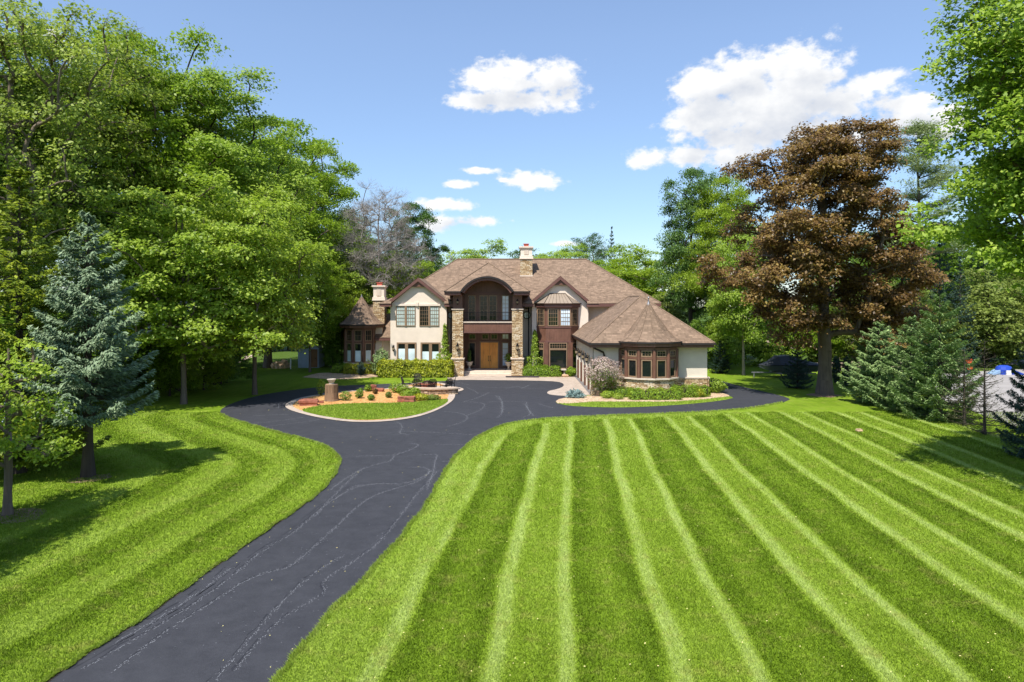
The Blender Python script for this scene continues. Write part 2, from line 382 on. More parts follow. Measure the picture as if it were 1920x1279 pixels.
def grassmat(name, blades=False):
    m, nt, out = newmat(name)
    s = N(nt, 'Attribute', {'attribute_name': 'stripe'}).outputs['Fac']
    tc = N(nt, 'TexCoord').outputs['Object']
    n1 = N(nt, 'TexNoise', Vector=tc, Scale=.55, Detail=6, Roughness=.7)
    n2 = N(nt, 'TexNoise', Vector=tc, Scale=7.0, Detail=4, Roughness=.75)
    n3 = N(nt, 'TexNoise', Vector=tc, Scale=38.0, Detail=3, Roughness=.8)
    mp = N(nt, 'Mapping', Vector=tc); mp.inputs['Rotation'].default_value = (0, 0, .0898); mp.inputs['Scale'].default_value = (5.0, .30, 1)
    n4 = N(nt, 'TexNoise', Vector=mp, Scale=1.0, Detail=4, Roughness=.65)
    a = N(nt, 'Math', {'operation': 'MULTIPLY_ADD'}, i0=n1.outputs[0], i1=.42, i2=N(nt, 'Math', {'operation': 'SUBTRACT'}, i0=s, i1=.21))
    a = N(nt, 'Math', {'operation': 'MULTIPLY_ADD'}, i0=n4.outputs[0], i1=.46, i2=N(nt, 'Math', {'operation': 'SUBTRACT'}, i0=a, i1=.23))
    a = N(nt, 'Math', {'operation': 'MULTIPLY_ADD'}, i0=n2.outputs[0], i1=.34, i2=N(nt, 'Math', {'operation': 'SUBTRACT'}, i0=a, i1=.17))
    if blades:
        r = N(nt, 'Attribute', {'attribute_name': 'rnd'}).outputs['Fac']
        a = N(nt, 'Math', {'operation': 'MULTIPLY_ADD'}, i0=r, i1=.24, i2=N(nt, 'Math', {'operation': 'SUBTRACT'}, i0=a, i1=.12))
    else:
        a = N(nt, 'Math', {'operation': 'MULTIPLY_ADD'}, i0=n3.outputs[0], i1=.8, i2=N(nt, 'Math', {'operation': 'SUBTRACT'}, i0=a, i1=.40))
    c = ramp(nt, a, [(.0, (.066,.110,.005)), (.22, (.100,.168,.007)), (.5, (.172,.258,.018)), (.78, (.235,.325,.042)), (1.0, (.31,.395,.100))]).outputs[0]  # stripe value painted as green tones, for light off leaning blades
    dry = ramp(nt, N(nt, 'TexNoise', Vector=tc, Scale=1.7, Detail=8, Roughness=.75), [(.52, 0.0), (.72, 1.0)])
    c = mixc(nt, N(nt, 'Math', {'operation': 'MULTIPLY'}, i0=dry, i1=.62), c, (.27,.25,.065))
    if not blades:
        f = N(nt, 'Attribute', {'attribute_name': 'wild'}).outputs['Fac']
        wild = ramp(nt, n2, [(.3, (.030,.055,.010)), (.5, (.06,.11,.015)), (.7, (.11,.13,.035))])
        c = mixc(nt, f, c, wild)
        fin(nt, out, c, .9, .1, n3, .5, .03)
    else:
        b = N(nt, 'BsdfPrincipled', Base_Color=c, Roughness=.6); b.inputs['Specular IOR Level'].default_value = .2
        tr = N(nt, 'BsdfTranslucent', Color=c)
        nt.links.new(N(nt, 'MixShader', i0=.3, i1=b, i2=tr).outputs[0], out.inputs[0])
    return m
M['lawn'] = grassmat('mown_lawn'); M['blade'] = grassmat('grass_blades', True)
lawn = mobj('lawn', arr_mesh('lawn', V, FQ, M['lawn'], {'stripe': st, 'wild': fl}))
tag(lawn, 'broad bright green lawn mown in light and dark stripes', 'lawn', kind='structure')
# ---- asphalt
m, nt, out = newmat('sealed_asphalt'); M['asphalt'] = m
tc = N(nt, 'TexCoord').outputs['Object']
a1 = N(nt, 'TexNoise', Vector=tc, Scale=.25, Detail=5, Roughness=.6); a2 = N(nt, 'TexNoise', Vector=tc, Scale=60, Detail=3, Roughness=.8)
a3 = N(nt, 'TexNoise', Vector=tc, Scale=2.2, Detail=5, Roughness=.7)
c = ramp(nt, a1, [(.3, (.027,.028,.034)), (.7, (.039,.040,.047))])
c = mixc(nt, .5, c.outputs[0], ramp(nt, a3, [(.3, (.024,.025,.030)), (.7, (.052,.053,.061))]))
c = mixc(nt, .45, c, ramp(nt, a2, [(.3, .25), (.7, .75)]), 'OVERLAY')
fin(nt, out, c, .8, .25, a2, .5, .01)
m, nt, out = newmat('brick_pavers'); M['paver'] = m
uv = uvnode(nt)
br = N(nt, 'TexBrick', {'offset': .5}, Vector=uv, Color1=(.2,)*3, Color2=(.8,)*3, Mortar=(0,)*3, Scale=1.0, Mortar_Size=.008, Brick_Width=.24, Row_Height=.12)
nz = N(nt, 'TexNoise', Vector=uv, Scale=1.2, Detail=5)
c = ramp(nt, mixc(nt, .5, br.outputs[0], nz.outputs[0]), [(.1, (.20,.16,.13)), (.35, (.36,.29,.235)), (.65, (.46,.38,.31)), (.9, (.54,.46,.385))])
fin(nt, out, c.outputs[0], .85, .2, br.outputs[0], .4, .01)
M['arcadestrip'] = plain('dark_grey_strip', (.17,.155,.15), .85, .2, 5, .3)
def mulchmat(name, c0, c1, c2):
    m, nt, out = newmat(name); tc = N(nt, 'TexCoord').outputs['Object']
    v = N(nt, 'TexVoronoi', {'feature': 'F1'}, Vector=tc, Scale=14.0); n = N(nt, 'TexNoise', Vector=tc, Scale=1.3, Detail=8, Roughness=.75)
    h = mixc(nt, .5, v.outputs['Color'], n.outputs[0])
    c = ramp(nt, h, [(.25, c0), (.5, c1), (.75, c2)])
    fin(nt, out, c, .95, .1, v.outputs[0], .8, .04); return m
M['mulch'] = mulchmat('orange_bark_mulch', (.25,.11,.035), (.52,.27,.095), (.66,.42,.20))
M['mulch_pale'] = mulchmat('pale_gravel_mulch', (.25,.16,.095), (.48,.34,.22), (.64,.50,.35))
def struct(name, mb, mat, label, cat):
    return tag(mb.build(name, mat), label, cat, kind='structure')
struct('driveway', MB().flat(drive_poly, .006), M['asphalt'], 'dark sealed asphalt driveway curving up to the house and round an island', 'driveway')
# paver apron in front of the porch
apron = [(-5.35, 55.5)] + [G(842,714)] + wa + [(5.05, 43.95), (5.05, 56.6), (4.6, 57.2), (-5.3, 57.2)]
struct('paver_apron', MB().flat(apron, .012), M['paver'], 'tan brick paver apron before the front door and along the garage wing', 'pavement')
struct('arcade_strip', MB().flat([(5.05,43.95),(5.95,43.95),(5.95,57),(5.05,57)], .014), M['arcadestrip'], 'dark grey strip of ground along the garage arcade', 'pavement')  # thin sheet of one darker grey beside the arcade
# island
ISL = smooth_line(GW([(533,762),(538,756),(554,748.5),(580,743),(610,738.5),(638,735),(683.5,731.7),(732,729),(758,722.5),(783,717.5),(815,717),(838,720),(849,727),(854,737),(852.5,748),(842,757.5),(822,769),(793,780),(754.6,788),(703,792.4),(658,792),(619,787.5),(586.7,781.7),(561,775),(541.4,769)]), 2, True)
cxi = np.mean([p[0] for p in ISL]); cyi = np.mean([p[1] for p in ISL])
def inset(poly, d):
    o = []; n = len(poly)
    for i in range(n):
        a = np.array(poly[i-1]); b = np.array(poly[(i+1) % n]); t = b - a; t /= np.linalg.norm(t) + 1e-9
        nn = np.array((-t[1], t[0])); c = np.array((cxi, cyi)) - np.array(poly[i])
        if nn.dot(c) < 0: nn = -nn
        o.append(tuple(np.array(poly[i]) + nn*d))
    return o
isl_in = inset(ISL, .42)
struct('island_border', MB().flat(ISL, .03), M['paver'], 'tan paver edging ring around the driveway island', 'pavement')
struct('island_mulch', MB().flat(isl_in, .036), M['mulch'], 'orange bark mulch bed on the driveway island', 'mulch bed')
ISG = smooth_line(GW([(562,770.5),(580,765.5),(606,761),(640,758.8),(670.6,757.5),(735,756.8),(770,755.5),(800,752.6),(825,750),(838.5,749),(841,752.5),(833,759.5),(815,768),(788,777.5),(752,784.8),(703,788.6),(658,788.3),(622,784),(590,778.3)]), 1, True)
islg = MB().flat(ISG, .042).build('island_lawn', M['lawn']); tag(islg, 'crescent of mown grass along the near side of the driveway island', 'lawn', kind='structure')
# bed and grass strip in front of the garage wing
GB = GW([(1042,752.7),(1048,748.5),(1068,744.6),(1112,741.6)]) + [(5.2,44.0),(12.85,44.0)] + GW([(1330,732),(1350,735.5),(1366,741),(1368,743.5)])
GBL = [(1358.5,744.6),(1320,749.6),(1255,753.8),(1168,753.6),(1113,753.6),(1068,757),(1046,757)]
struct('garage_bed', MB().flat(GB + GW(GBL), .010), M['mulch_pale'], 'pale gravel bed curving along the front of the garage wing', 'gravel bed')
gs = [G(1046,757)] + ws + [G(1372,744.5)] + GW(GBL[:-1])
gstr = MB().flat(gs, .016).build('grass_strip', M['lawn']); tag(gstr, 'narrow strip of mown grass between the garage bed and the driveway', 'lawn', kind='structure')
LB = GW(Z([(640,182),(700,165),(760,152),(900,148),(1060,150),(1225,140),(1245,172),(1120,186),(950,197),(780,193)], 400, 660, 3.84))
struct('front_bed', MB().flat(LB, .010), M['mulch_pale'], 'pale mulch bed below the round tower beside the golden hedge', 'mulch bed')
RB = [(.95,54.7),(4.6,54.6),(5.0,55.5),(5.0,56.2),(.95,56.2)]
struct('patio_bed', MB().flat(RB, .020), M['mulch_pale'], 'small mulch bed under the low hedge right of the porch', 'mulch bed')
# neighbour's ground on both sides
M['gravel'] = plain('pale_concrete_lot', (.29,.27,.255), .9, .12, .6, .2)
M['road'] = plain('grey_road', (.24,.24,.26), .9, .1, .5, .1)
struct('gravel_lot', MB().flat(GW([(1745,742),(1768,700),(1960,690),(2300,690),(2300,800),(1900,800)]), .008), M['gravel'], 'pale grey gravel lot beyond the spruces at the right', 'lot')
struct('side_road', MB().flat([XYp for XYp in [(40,72),(120,72),(120,66.5),(40,66.5)]], .014), M['road'], 'grey side road beyond the gravel lot', 'road')
struct('neighbour_drive', MB().flat([(-30.5,60),(-25.9,60.5),(-30,82),(-40,82)], .008), plain('tan_gravel', (.50,.40,.33), .9, .1, .6, .2), 'tan gravel drive glimpsed between the trunks at the left', 'drive')
# ---- crack-fill and debris on the asphalt
CR = []
for l in [[(800,800),(870,720),(960,610),(1050,510),(1110,450),(1180,390),(1290,325)],[(880,760),(990,620),(1100,530),(1230,465),(1200,425),(1330,350),(1430,270),(1500,180),(1560,100),(1640,10)],
          [(430,760),(620,610),(800,500),(900,430),(1010,385),(1080,375),(1160,310),(1260,220),(1330,150),(1400,100),(1500,70),(1580,45),(1615,10)],
          [(300,760),(560,610),(760,490),(900,380),(980,310),(1100,245),(1200,150),(1260,110),(1330,70),(1420,55),(1500,62)],[(1180,180),(1260,90),(1360,0)],[(420,660),(600,560),(740,470),(870,370)]]:
    CR.append(Z(l, 0, 879, 2.0))
for l in [[(1120,343),(1150,355),(1160,380),(1135,410),(1190,418)],[(1140,398),(1300,405),(1440,412),(1570,420)],[(1350,475),(1500,478)],[(740,740),(820,680),(920,620),(1020,588),(1095,575),(1110,540),(1200,510),(1265,478),(1215,470)],
          [(880,545),(1000,542),(1115,537)],[(840,740),(900,712),(1050,703),(1180,706),(1290,660),(1325,630),(1290,608),(1190,608)],[(1300,740),(1340,640),(1350,560),(1370,530),(1250,540)],[(1390,575),(1460,575)],
          [(1425,372),(1530,340),(1540,310),(1480,290),(1400,285)],[(1540,305),(1610,280),(1650,240),(1570,228),(1500,230)],[(1515,228),(1600,205),(1660,175)],[(1480,115),(1545,128)],[(1535,145),(1580,165),(1600,180)],
          [(1650,230),(1740,225),(1880,228)],[(1700,190),(1730,220)],[(1880,230),(1885,270),(1910,300),(1860,318)],[(1740,225),(1745,285),(1715,320)],[(1630,140),(1740,150),(1830,140)],[(1850,150),(1900,130)],
          [(280,355),(400,345),(590,318)],[(355,373),(580,348),(690,328)],[(440,240),(440,265)],[(300,310),(500,300)]]:
    CR.append(Z(l, 380, 680, 3.097))
for l in [[(110,195),(130,230),(125,290)],[(260,240),(290,285),(310,310)],[(340,240),(430,265)],[(150,150),(220,135),(240,150),(380,150)]]:
    CR.append(Z(l, 900, 680, 3.097))
rg = np.random.default_rng(3)
sl_m = MB()
for l, off in ((CR[3], .05), (CR[5], -.06), (CR[1], .05), (CR[0], .07), (CR[2], .04), (CR[5], .14), (CR[3], .16)):
    w = np.array(smooth_line(GW(l), 2)); vs = []; k0 = 0
    for i in range(len(w)):
        t = w[min(i+1, len(w)-1)] - w[max(i-1, 0)]; t /= np.linalg.norm(t)+1e-9; nn_ = np.array((-t[1], t[0])); h = rg.uniform(.004, .022)
        c_ = w[i] + nn_*(off + rg.normal(0, .02)); vs += [(*(c_-nn_*h), .0078), (*(c_+nn_*h), .0078)]
    sl_m.add(vs, [(2*i, 2*i+2, 2*i+3, 2*i+1) for i in range(len(w)-1) if rg.uniform() < .7])
struct('crack_seal', sl_m, plain('crack_sealant', (.022,.022,.027), .6, .2, 8, .1), 'dark sealant lines along the cracks of the driveway', 'sealant')
PS = []; SZ = []; RV = []; RF = []
for l in CR:
    w = np.array(smooth_line(GW(l), 2)); gap = rg.uniform(.22, .4)
    for a, b in zip(w[:-1], w[1:]):                       # thin broken ribbon with ragged width
        L = np.linalg.norm(b-a); k = int(L/.045)+1; t = (b-a)/(L+1e-9); nn_ = np.array((-t[1], t[0]))
        for i in range(k):
            if rg.uniform() < gap: continue
            p = a + (b-a)*i/k; q = a + (b-a)*(i+.93)/k; o = rg.normal(0, .018)*nn_
            w0, w1 = rg.uniform(.001, .006, 2) + .00026*a[1]
            m0 = len(RV); RV += [p+o-nn_*w0, q+o-nn_*w1, q+o+nn_*w1, p+o+nn_*w0]; RF.append((m0, m0+1, m0+2, m0+3))
        n = int(L / (.011 + .0012*a[1])) + 1
        t = rg.uniform(0, 1, n)[:, None]; p = a + (b-a)*t
        p += rg.normal(0, 1, p.shape) * (.035 + .0006*a[1])
        PS.append(p); SZ.append((.004 + .0005*a[1]) * rg.uniform(.5, 1.5, n))
n = 1500                                              # loose bits over the whole drive
q = np.stack([rg.uniform(-8, 0, n), rg.uniform(8, 40, n)], 1); q = q[inpoly(q[:,0], q[:,1], drive_poly)]
PS.append(q); SZ.append(rg.uniform(.004, .016, len(q)))
PS = np.concatenate(PS); SZ = np.concatenate(SZ)
ok = inpoly(PS[:,0], PS[:,1], drive_poly) & ~inpoly(PS[:,0], PS[:,1], ISL); PS = PS[ok]; SZ = SZ[ok]
an = rg.uniform(0, 6.28, len(PS)); corners = []
for k in range(4):
    aa = an + k*math.pi/2; rr = SZ * rg.uniform(.6, 1.3, len(PS))
    corners.append(np.stack([PS[:,0] + np.cos(aa)*rr, PS[:,1] + np.sin(aa)*rr*.8, np.full(len(PS), .011)], 1))
V = np.stack(corners, 1).reshape(-1, 3)
RV = np.array(RV); rok = inpoly(RV[::4,0], RV[::4,1], drive_poly) & ~inpoly(RV[::4,0], RV[::4,1], ISL)
RV = RV.reshape(-1, 4, 2)[rok].reshape(-1, 2)
V = np.vstack([V, np.column_stack([RV, np.full(len(RV), .0095)])]); Fq = np.arange(len(V)).reshape(-1, 4)
M['crackfill'] = plain('pale_crack_grit', (.155,.16,.175), .9, .35, 20, .1)
tag(mobj('crack_grit', arr_mesh('crack_grit', V, Fq, M['crackfill'])), 'pale grit lying along the cracks of the asphalt driveway', 'grit', kind='stuff')
# ragged strip of bare soil where the turf meets the asphalt
def soil_edge(line, seed):
    g = np.random.default_rng(seed); w = np.array(smooth_line(line, 1)); m_ = MB(); n = len(w); vs = []; 
    for i in range(n):
        t = w[min(i+1, n-1)] - w[max(i-1, 0)]; t = t/(np.linalg.norm(t)+1e-9); nn_ = np.array((-t[1], t[0]))
        a = w[i] + nn_*g.uniform(.0, .03); b = w[i] - nn_*g.uniform(.008, .05); vs += [(a[0], a[1], .0085), (b[0], b[1], .0085)]
    m_.add(vs, [(2*i, 2*i+2, 2*i+3, 2*i+1) for i in range(n-1)]); return m_
M['soil_edge'] = plain('edge_soil', (.075,.055,.032), .95, .5, 9, .5)
struct('soil_edge', soil_edge(wl, 4), M['soil_edge'], 'ragged line of bare soil along the left edge of the driveway', 'soil')
struct('soil_edge', soil_edge(wr, 5), M['soil_edge'], 'ragged line of bare soil along the right edge of the driveway', 'soil')
# fallen petals and leaf bits on lawn and drive
q = np.column_stack([rg.uniform(-12, 24, 380), 9.5*(40/9.5)**rg.uniform(0, 1, 380)]); q[:,0] *= q[:,1]/26; n = len(q)
an = rg.uniform(0, 6.28, n); sz_ = (.008 + .0006*q[:,1])*rg.uniform(.5, 1.3, n)
V = np.stack([np.column_stack([q[:,0]+np.cos(an+k*1.57)*sz_*(1, .55)[k % 2], q[:,1]+np.sin(an+k*1.57)*sz_*(1, .55)[k % 2], np.where(inpoly(q[:,0], q[:,1], drive_poly), .013, .055)+.004*np.cos(an+k)]) for k in range(4)], 1).reshape(-1, 3)
tag(mobj('fallen_leaf_bits', arr_mesh('fallen_leaf_bits', V, np.arange(len(V)).reshape(-1, 4), plain('leaf_bits', (.62,.55,.22), .8, .3, 30, 0))), 'tiny pale yellow leaf bits scattered on the lawn and driveway', 'leaf litter', kind='stuff')
# ---- grass blades
def blades(n, ya, yb, seed, polys=None, z=0.0, plain_v=None, box=None, hs=1.0):
    g = np.random.default_rng(seed)
    if box is None:
        Y = ya * (yb/ya) ** g.uniform(0, 1, n); X = g.uniform(-.80, .80, n) * Y
    else: X = g.uniform(box[0], box[1], n); Y = g.uniform(box[2], box[3], n)
    if polys is None: ok = ~inpoly(X, Y, drive_poly)
    else: ok = inpoly(X, Y, polys)
    X = X[ok]; Y = Y[ok]; n = len(X)
    s = stripe(X, Y) if plain_v is None else np.full(n, plain_v)
    w = (.0038 + .00036*Y) * g.uniform(.6, 1.3, n); h = (.034 + .0006*Y) * g.uniform(.5, 1.35, n) * hs
    a = g.uniform(0, 2*math.pi, n); dx, dy = np.cos(a)*w, np.sin(a)*w
    lx = g.normal(0, .45, n)*h; ly = (g.normal(0, .4, n) + (s-.45)*.55)*h
    zz = np.full(n, z)
    P = np.stack([np.stack([X-dx, Y-dy, zz], 1), np.stack([X+dx, Y+dy, zz], 1), np.stack([X+lx, Y+ly, zz+h], 1)], 1).reshape(-1, 3)
    return P, np.repeat(s, 3), np.repeat(g.uniform(0, 1, n), 3)
def edge_blades(line, n, seed, side):
    g = np.random.default_rng(seed); w = np.array(line); sg = np.linalg.norm(np.diff(w, axis=0), axis=1)
    mid = (w[:-1]+w[1:])/2; pr = sg/np.maximum(mid[:,1], 8)**1.3; i = g.choice(len(sg), n, p=pr/pr.sum())
    t = (w[i+1]-w[i])/(sg[i][:,None]+1e-9); nn_ = np.stack([-t[:,1], t[:,0]], 1)*side
    p = w[i] + (w[i+1]-w[i])*g.uniform(0,1,n)[:,None] + nn_*(np.abs(g.normal(0, .035, n)) - .012 + .03*np.sin(i*1.7+w[i][:,0]*9))[:,None]
    h = (.038 + .0010*p[:,1])*g.uniform(.5, 1.5, n); wd = (.005 + .0005*p[:,1])*g.uniform(.6, 1.3, n); a = g.uniform(0, 6.28, n)
    d = np.stack([np.cos(a)*wd, np.sin(a)*wd], 1); l = -nn_*(h*g.uniform(.1, 1.1, n))[:,None] + g.normal(0, .3, (n,2))*h[:,None]
    z0 = np.full(n, .004)
    P = np.stack([np.column_stack([p-d, z0]), np.column_stack([p+d, z0]), np.column_stack([p+l, z0+h])], 1).reshape(-1, 3)
    return P, np.full(3*n, .72), np.repeat(g.uniform(0, 1, n), 3)
sets = [edge_blades(wl, 26000, 14, 1), edge_blades(wr, 22000, 15, 1), blades(780000, 9.6, 37, 11), blades(46000, 0, 0, 12, ISG, .042, .62, (-13.5,-3.5,33,43)), blades(22000, 0, 0, 13, gs, .016, .66, (2.5,15,38,45))]
P = np.concatenate([a[0] for a in sets]); S = np.concatenate([a[1] for a in sets]); R = np.concatenate([a[2] for a in sets])
tag(mobj('grass', arr_mesh('grass', P, np.arange(len(P)).reshape(-1, 3), M['blade'], {'stripe': S, 'rnd': R})), 'short mown grass blades covering the near lawn', 'grass', kind='stuff')
a_ = islg.data.attributes.new('stripe', 'FLOAT', 'POINT'); a_.data.foreach_set('value', np.full(len(islg.data.vertices), .5, np.float32))
a_ = gstr.data.attributes.new('stripe', 'FLOAT', 'POINT'); a_.data.foreach_set('value', np.full(len(gstr.data.vertices), .58, np.float32))
# ================================================================== HOUSE
HS = thing('house', (1.0, 60.0, 0), 'two storey cream stucco house with brown shingle roofs, stone pillars and a garage wing', 'house')
def part(mb, name, mat, par=HS, **k): return mb.build(name, M[mat] if isinstance(mat, str) else mat, par, **k)
def window(O, ang, w, h, cols, rows, glass, par=HS, fw=.075, prot=.06, mun=.024, fmat='wframe', split=None, glass2=None):
    """framed window standing on a wall; O = lower left corner on the wall face"""
    f = MB(O, ang)
    f.box(0, fw, 0, prot, 0, h).box(w-fw, w, 0, prot, 0, h).box(fw, w-fw, 0, prot, 0, fw).box(fw, w-fw, 0, prot, h-fw, h)
    iw, ih = w-2*fw, h-2*fw
    for i in range(1, cols): x = fw + iw*i/cols; f.box(x-mun/2, x+mun/2, .013, prot*.6, fw, h-fw)
    for j in range(1, rows):
        z = fw + ih*j/rows; f.box(fw, w-fw, .0145, prot*.58, z-mun/2, z+mun/2)
    fo = part(f, 'window', fmat, par)
    if split:                                  # frosted lower half, dark above
        z = fw + ih*split
        part(MB(O, ang).box(fw*.9, w-fw*.9, -.02, .010, fw*.9, z), 'pane', glass, fo)
        part(MB(O, ang).box(fw*.9, w-fw*.9, -.02, .011, z, h-fw*.9), 'pane', glass2, fo)
    else:
        part(MB(O, ang).box(fw*.9, w-fw*.9, -.02, .010, fw*.9, h-fw*.9), 'pane', glass, fo)
    return fo
def rowof(O, ang, widths, gap, h, **k):
    x = 0
    for w in widths:
        window(Vector(O) + Vector((math.cos(ang)*x, math.sin(ang)*x, 0)), ang, w, h, **k); x += w + gap
def sconce(O, ang=0, s=1.0):
    f = MB(O, ang)
    f.box(-.06*s, .06*s, 0, .03, -.22*s, .22*s)
    f.tube([(0,.02,.1*s),(0,.16*s,.2*s),(0,.2*s,.12*s)], .02*s, 6)
    f.lathe([(.02*s,.14*s),(.13*s,.06*s),(.12*s,.03*s),(.09*s,-.26*s),(.03*s,-.32*s),(.0,-.40*s)], 0, .2*s, 8)
    f.lathe([(.05*s,.12*s),(.03*s,.2*s),(.0,.3*s)], 0, .2*s, 8)
    o = part(f, 'wall_lantern', 'iron')
    g = MB(O, ang); g.lathe([(.118*s,.0),(.098*s,-.2*s)], 0, .2*s, 8)
    part(g, 'lamp_glass', 'lampglass', o)
EV, RZ, RY = 5.95, 10.15, 65.0
# ---- walls
part(MB().box(-10.15, -5.45, 59, 71, 0, 5.75).box(-5.45, 1.67, 59.2, 71, 0, 5.7).box(-5.45, -4.42, 58.45, 59.2, 0, 5.64).box(.44, 1.67, 58.45, 59.2, 0, 5.64).box(1.67, 12.2, 59, 71, 0, 5.75), 'wall', 'stucco')
def gable_front(cx, hw, wallw0, wallw1, name):
    za = 7.92 if name == 'left' else 8.06
    pts = [(wallw0, 57, 0), (wallw1, 57, 0), (wallw1, 57, 5.85), (cx, 57, za - .12), (wallw0, 57, 5.85)]
    part(MB().extr(pts, (0, 1.98, 0)), 'wall', 'stucco')
    y0, y1 = 56.66, 62.2; ze = 5.98
    r = MB()
    for s in (-1, 1):
        a = (cx + s*hw, y0, ze); b = (cx, y0, za+.16); c = (cx, y1, za+.16); d = (cx + s*hw, y1, ze)
        q = [a, b, c, d] if s < 0 else [a, d, c, b]
        r.add(q, [(0,1,2,3)])
    part(r, 'roof', 'roof')
    f = MB()                                   # raking boards + soffit
    sl = (za + .16 - ze) / hw
    for s in (-1, 1):
        o = [(cx + s*hw, y0-.03, ze-.02), (cx, y0-.03, za+.14), (cx, y0-.03, za-.16), (cx + s*hw, y0-.03, ze-.30)]
        f.extr(o, (0, .09, 0))
        o = [(cx + s*(hw-.02), y0+.06, ze-.06), (cx, y0+.06, za+.10), (cx, y0+.06, za+.04), (cx + s*(hw-.02), y0+.06, ze-.12)]
        f.extr(o, (0, .40, 0))
    part(f, 'rake_board', 'fascia')
    t = .50                                    # dark board closing the peak
    part(MB().extr([(cx-t/sl*1.0, y0+.10, za-.1-t), (cx+t/sl, y0+.10, za-.1-t), (cx, y0+.10, za-.1)], (0, .06, 0)), 'gable_board', 'wood')
    for s in (-1, 1):                          # eave returns with their own little roof
        x0, x1 = sorted((cx + s*(hw-.42), cx + s*(hw+.55)))
        part(MB().box(x0, x1, 56.42, 57.35, 5.66, 5.92), 'eave_return', 'fascia')
        xi = x0 if s > 0 else x1; xo = x1 if s > 0 else x0
        w = MB(); A=(xi,56.36,5.925); B=(xo+.05*s,56.36,5.925); Cc=(xo+.05*s,57.4,5.925); T1=(xi,56.95,6.38); T2=(xi+.15*s,57.4,6.40)
        w.add([A,B,Cc,T1,T2], [(0,1,3),(1,2,4,3)] if s > 0 else [(1,0,3),(2,1,3,4)])
        part(w, 'return_roof', 'roof')
gable_front(-7.80, 2.62, -10.15, -5.45, 'left')
gable_front(4.02, 2.62, 1.67, 6.37, 'right')
# ---- main hip roof
x0, x1, y0, y1 = -10.85, 12.75, 58.3, 71.7
r = MB(); a=(x0,y0,EV); b=(x1,y0,EV); c=(x1,y1,EV); d=(x0,y1,EV); e=(-5.2,RY,RZ); f_=(7.05,RY,RZ)
r.add([a,b,c,d,e,f_], [(0,1,5,4),(1,2,5),(2,3,4,5),(3,0,4)])
part(r, 'roof', 'roof')
part(MB().box(x0, -4.45, y0, 59.1, 5.66, 5.925).box(.45, x1, y0, 59.1, 5.66, 5.925).box(x1-.6, x1, 59.1, y1, 5.66, 5.925).box(x0, x0+.7, 59.1, y1, 5.66, 5.925), 'fascia', 'fascia')
part(MB().tube([(-5.2,RY,RZ+.02),(7.05,RY,RZ+.02)], .07, 6).tube([(x1,y0,EV+.02),(7.05,RY,RZ+.02)], .05, 6).tube([(x0,y0,EV+.02),(-5.2,RY,RZ+.02)], .05, 6), 'ridge_cap', 'roof')
# ---- entrance: pillars, arch and balcony
PX = [(-4.85, -3.98), (0.0, .87)]
for xa, xb in PX:
    p = part(MB().box(xa, xb, 55.4, 56.27, 0, 5.42), 'stone_pillar', 'stone')
    part(MB().box(xa-.05, xb+.05, 55.34, 56.33, 0.0, 1.40), 'pedestal', 'stone', p)
    part(MB().box(xa-.11, xb+.11, 55.28, 56.39, 1.40, 1.50), 'stone_band', 'trimstone', p)
    part(MB().box(xa-.06, xb+.06, 55.34, 56.33, 5.42, 5.50), 'cap', 'trimstone', p)
    part(MB().box(xa+.05, xb-.05, 55.46, 56.2, 5.50, 6.62), 'upper_post', 'wood', p)
    cx = (xa+xb)/2
    sconce((cx, 55.4, 2.45), 0, 1.1); sconce((cx, 55.46, 6.1), 0, .8)
for sx in (-4.42, .24):                                  # side walls of the porch
    part(MB().box(sx, sx+.2, 56.3, 59.2, .0, 6.62), 'porch_wall', 'wood')
part(MB().box(-4.2, .23, 59.0, 59.19, .3, 3.5), 'entry_wall', 'wood')
part(MB().extr([(-4.2,56.9,4.30),(.23,56.9,4.30),(.23,56.9,7.3)] + [(-1.99+2.0*math.sin(t),56.9,6.2+1.95*math.cos(t)) for t in (.9,.6,.3,0,-.3,-.6,-.9)] + [(-4.2,56.9,7.3)], (0,.2,0)), 'balcony_wall', 'wood')
part(MB().box(-4.0, .02, 55.72, 58.2, 4.10, 4.30).box(-3.98, 0.0, 55.55, 55.72, 3.58, 4.36), 'balcony_floor', 'wood')
part(MB().box(-3.98, 0.0, 55.47, 55.80, 4.36, 4.45), 'stone_lip', 'trimstone')
part(MB().box(-3.98, 0.0, 55.50, 55.56, 3.52, 3.64), 'beam_trim', 'fascia')
rl = MB().box(-3.98, 0.0, 55.60, 55.64, 5.16, 5.20).box(-3.98, 0.0, 55.60, 55.63, 4.52, 4.545)
for i in range(34):
    x = -3.95 + i*.118; rl.box(x-.009, x+.009, 55.605, 55.625, 4.45, 5.16)
part(rl, 'balcony_railing', 'iron')
for (xa, xb, g, cs) in ((-3.66,-3.02,'glass',2),(-.87,-.23,'skyglass',2)):
    window((xa, 56.9, 4.5), 0, xb-xa, 2.12, cs, 6, g)
for xa in (-2.72, -1.95):
    window((xa, 56.9, 4.46), 0, .72, 2.16, 2, 5, 'glass', fw=.09)
part(MB().box(-4.0, 0.0, 56.84, 56.9, 6.72, 6.90), 'wood_band', 'fascia')
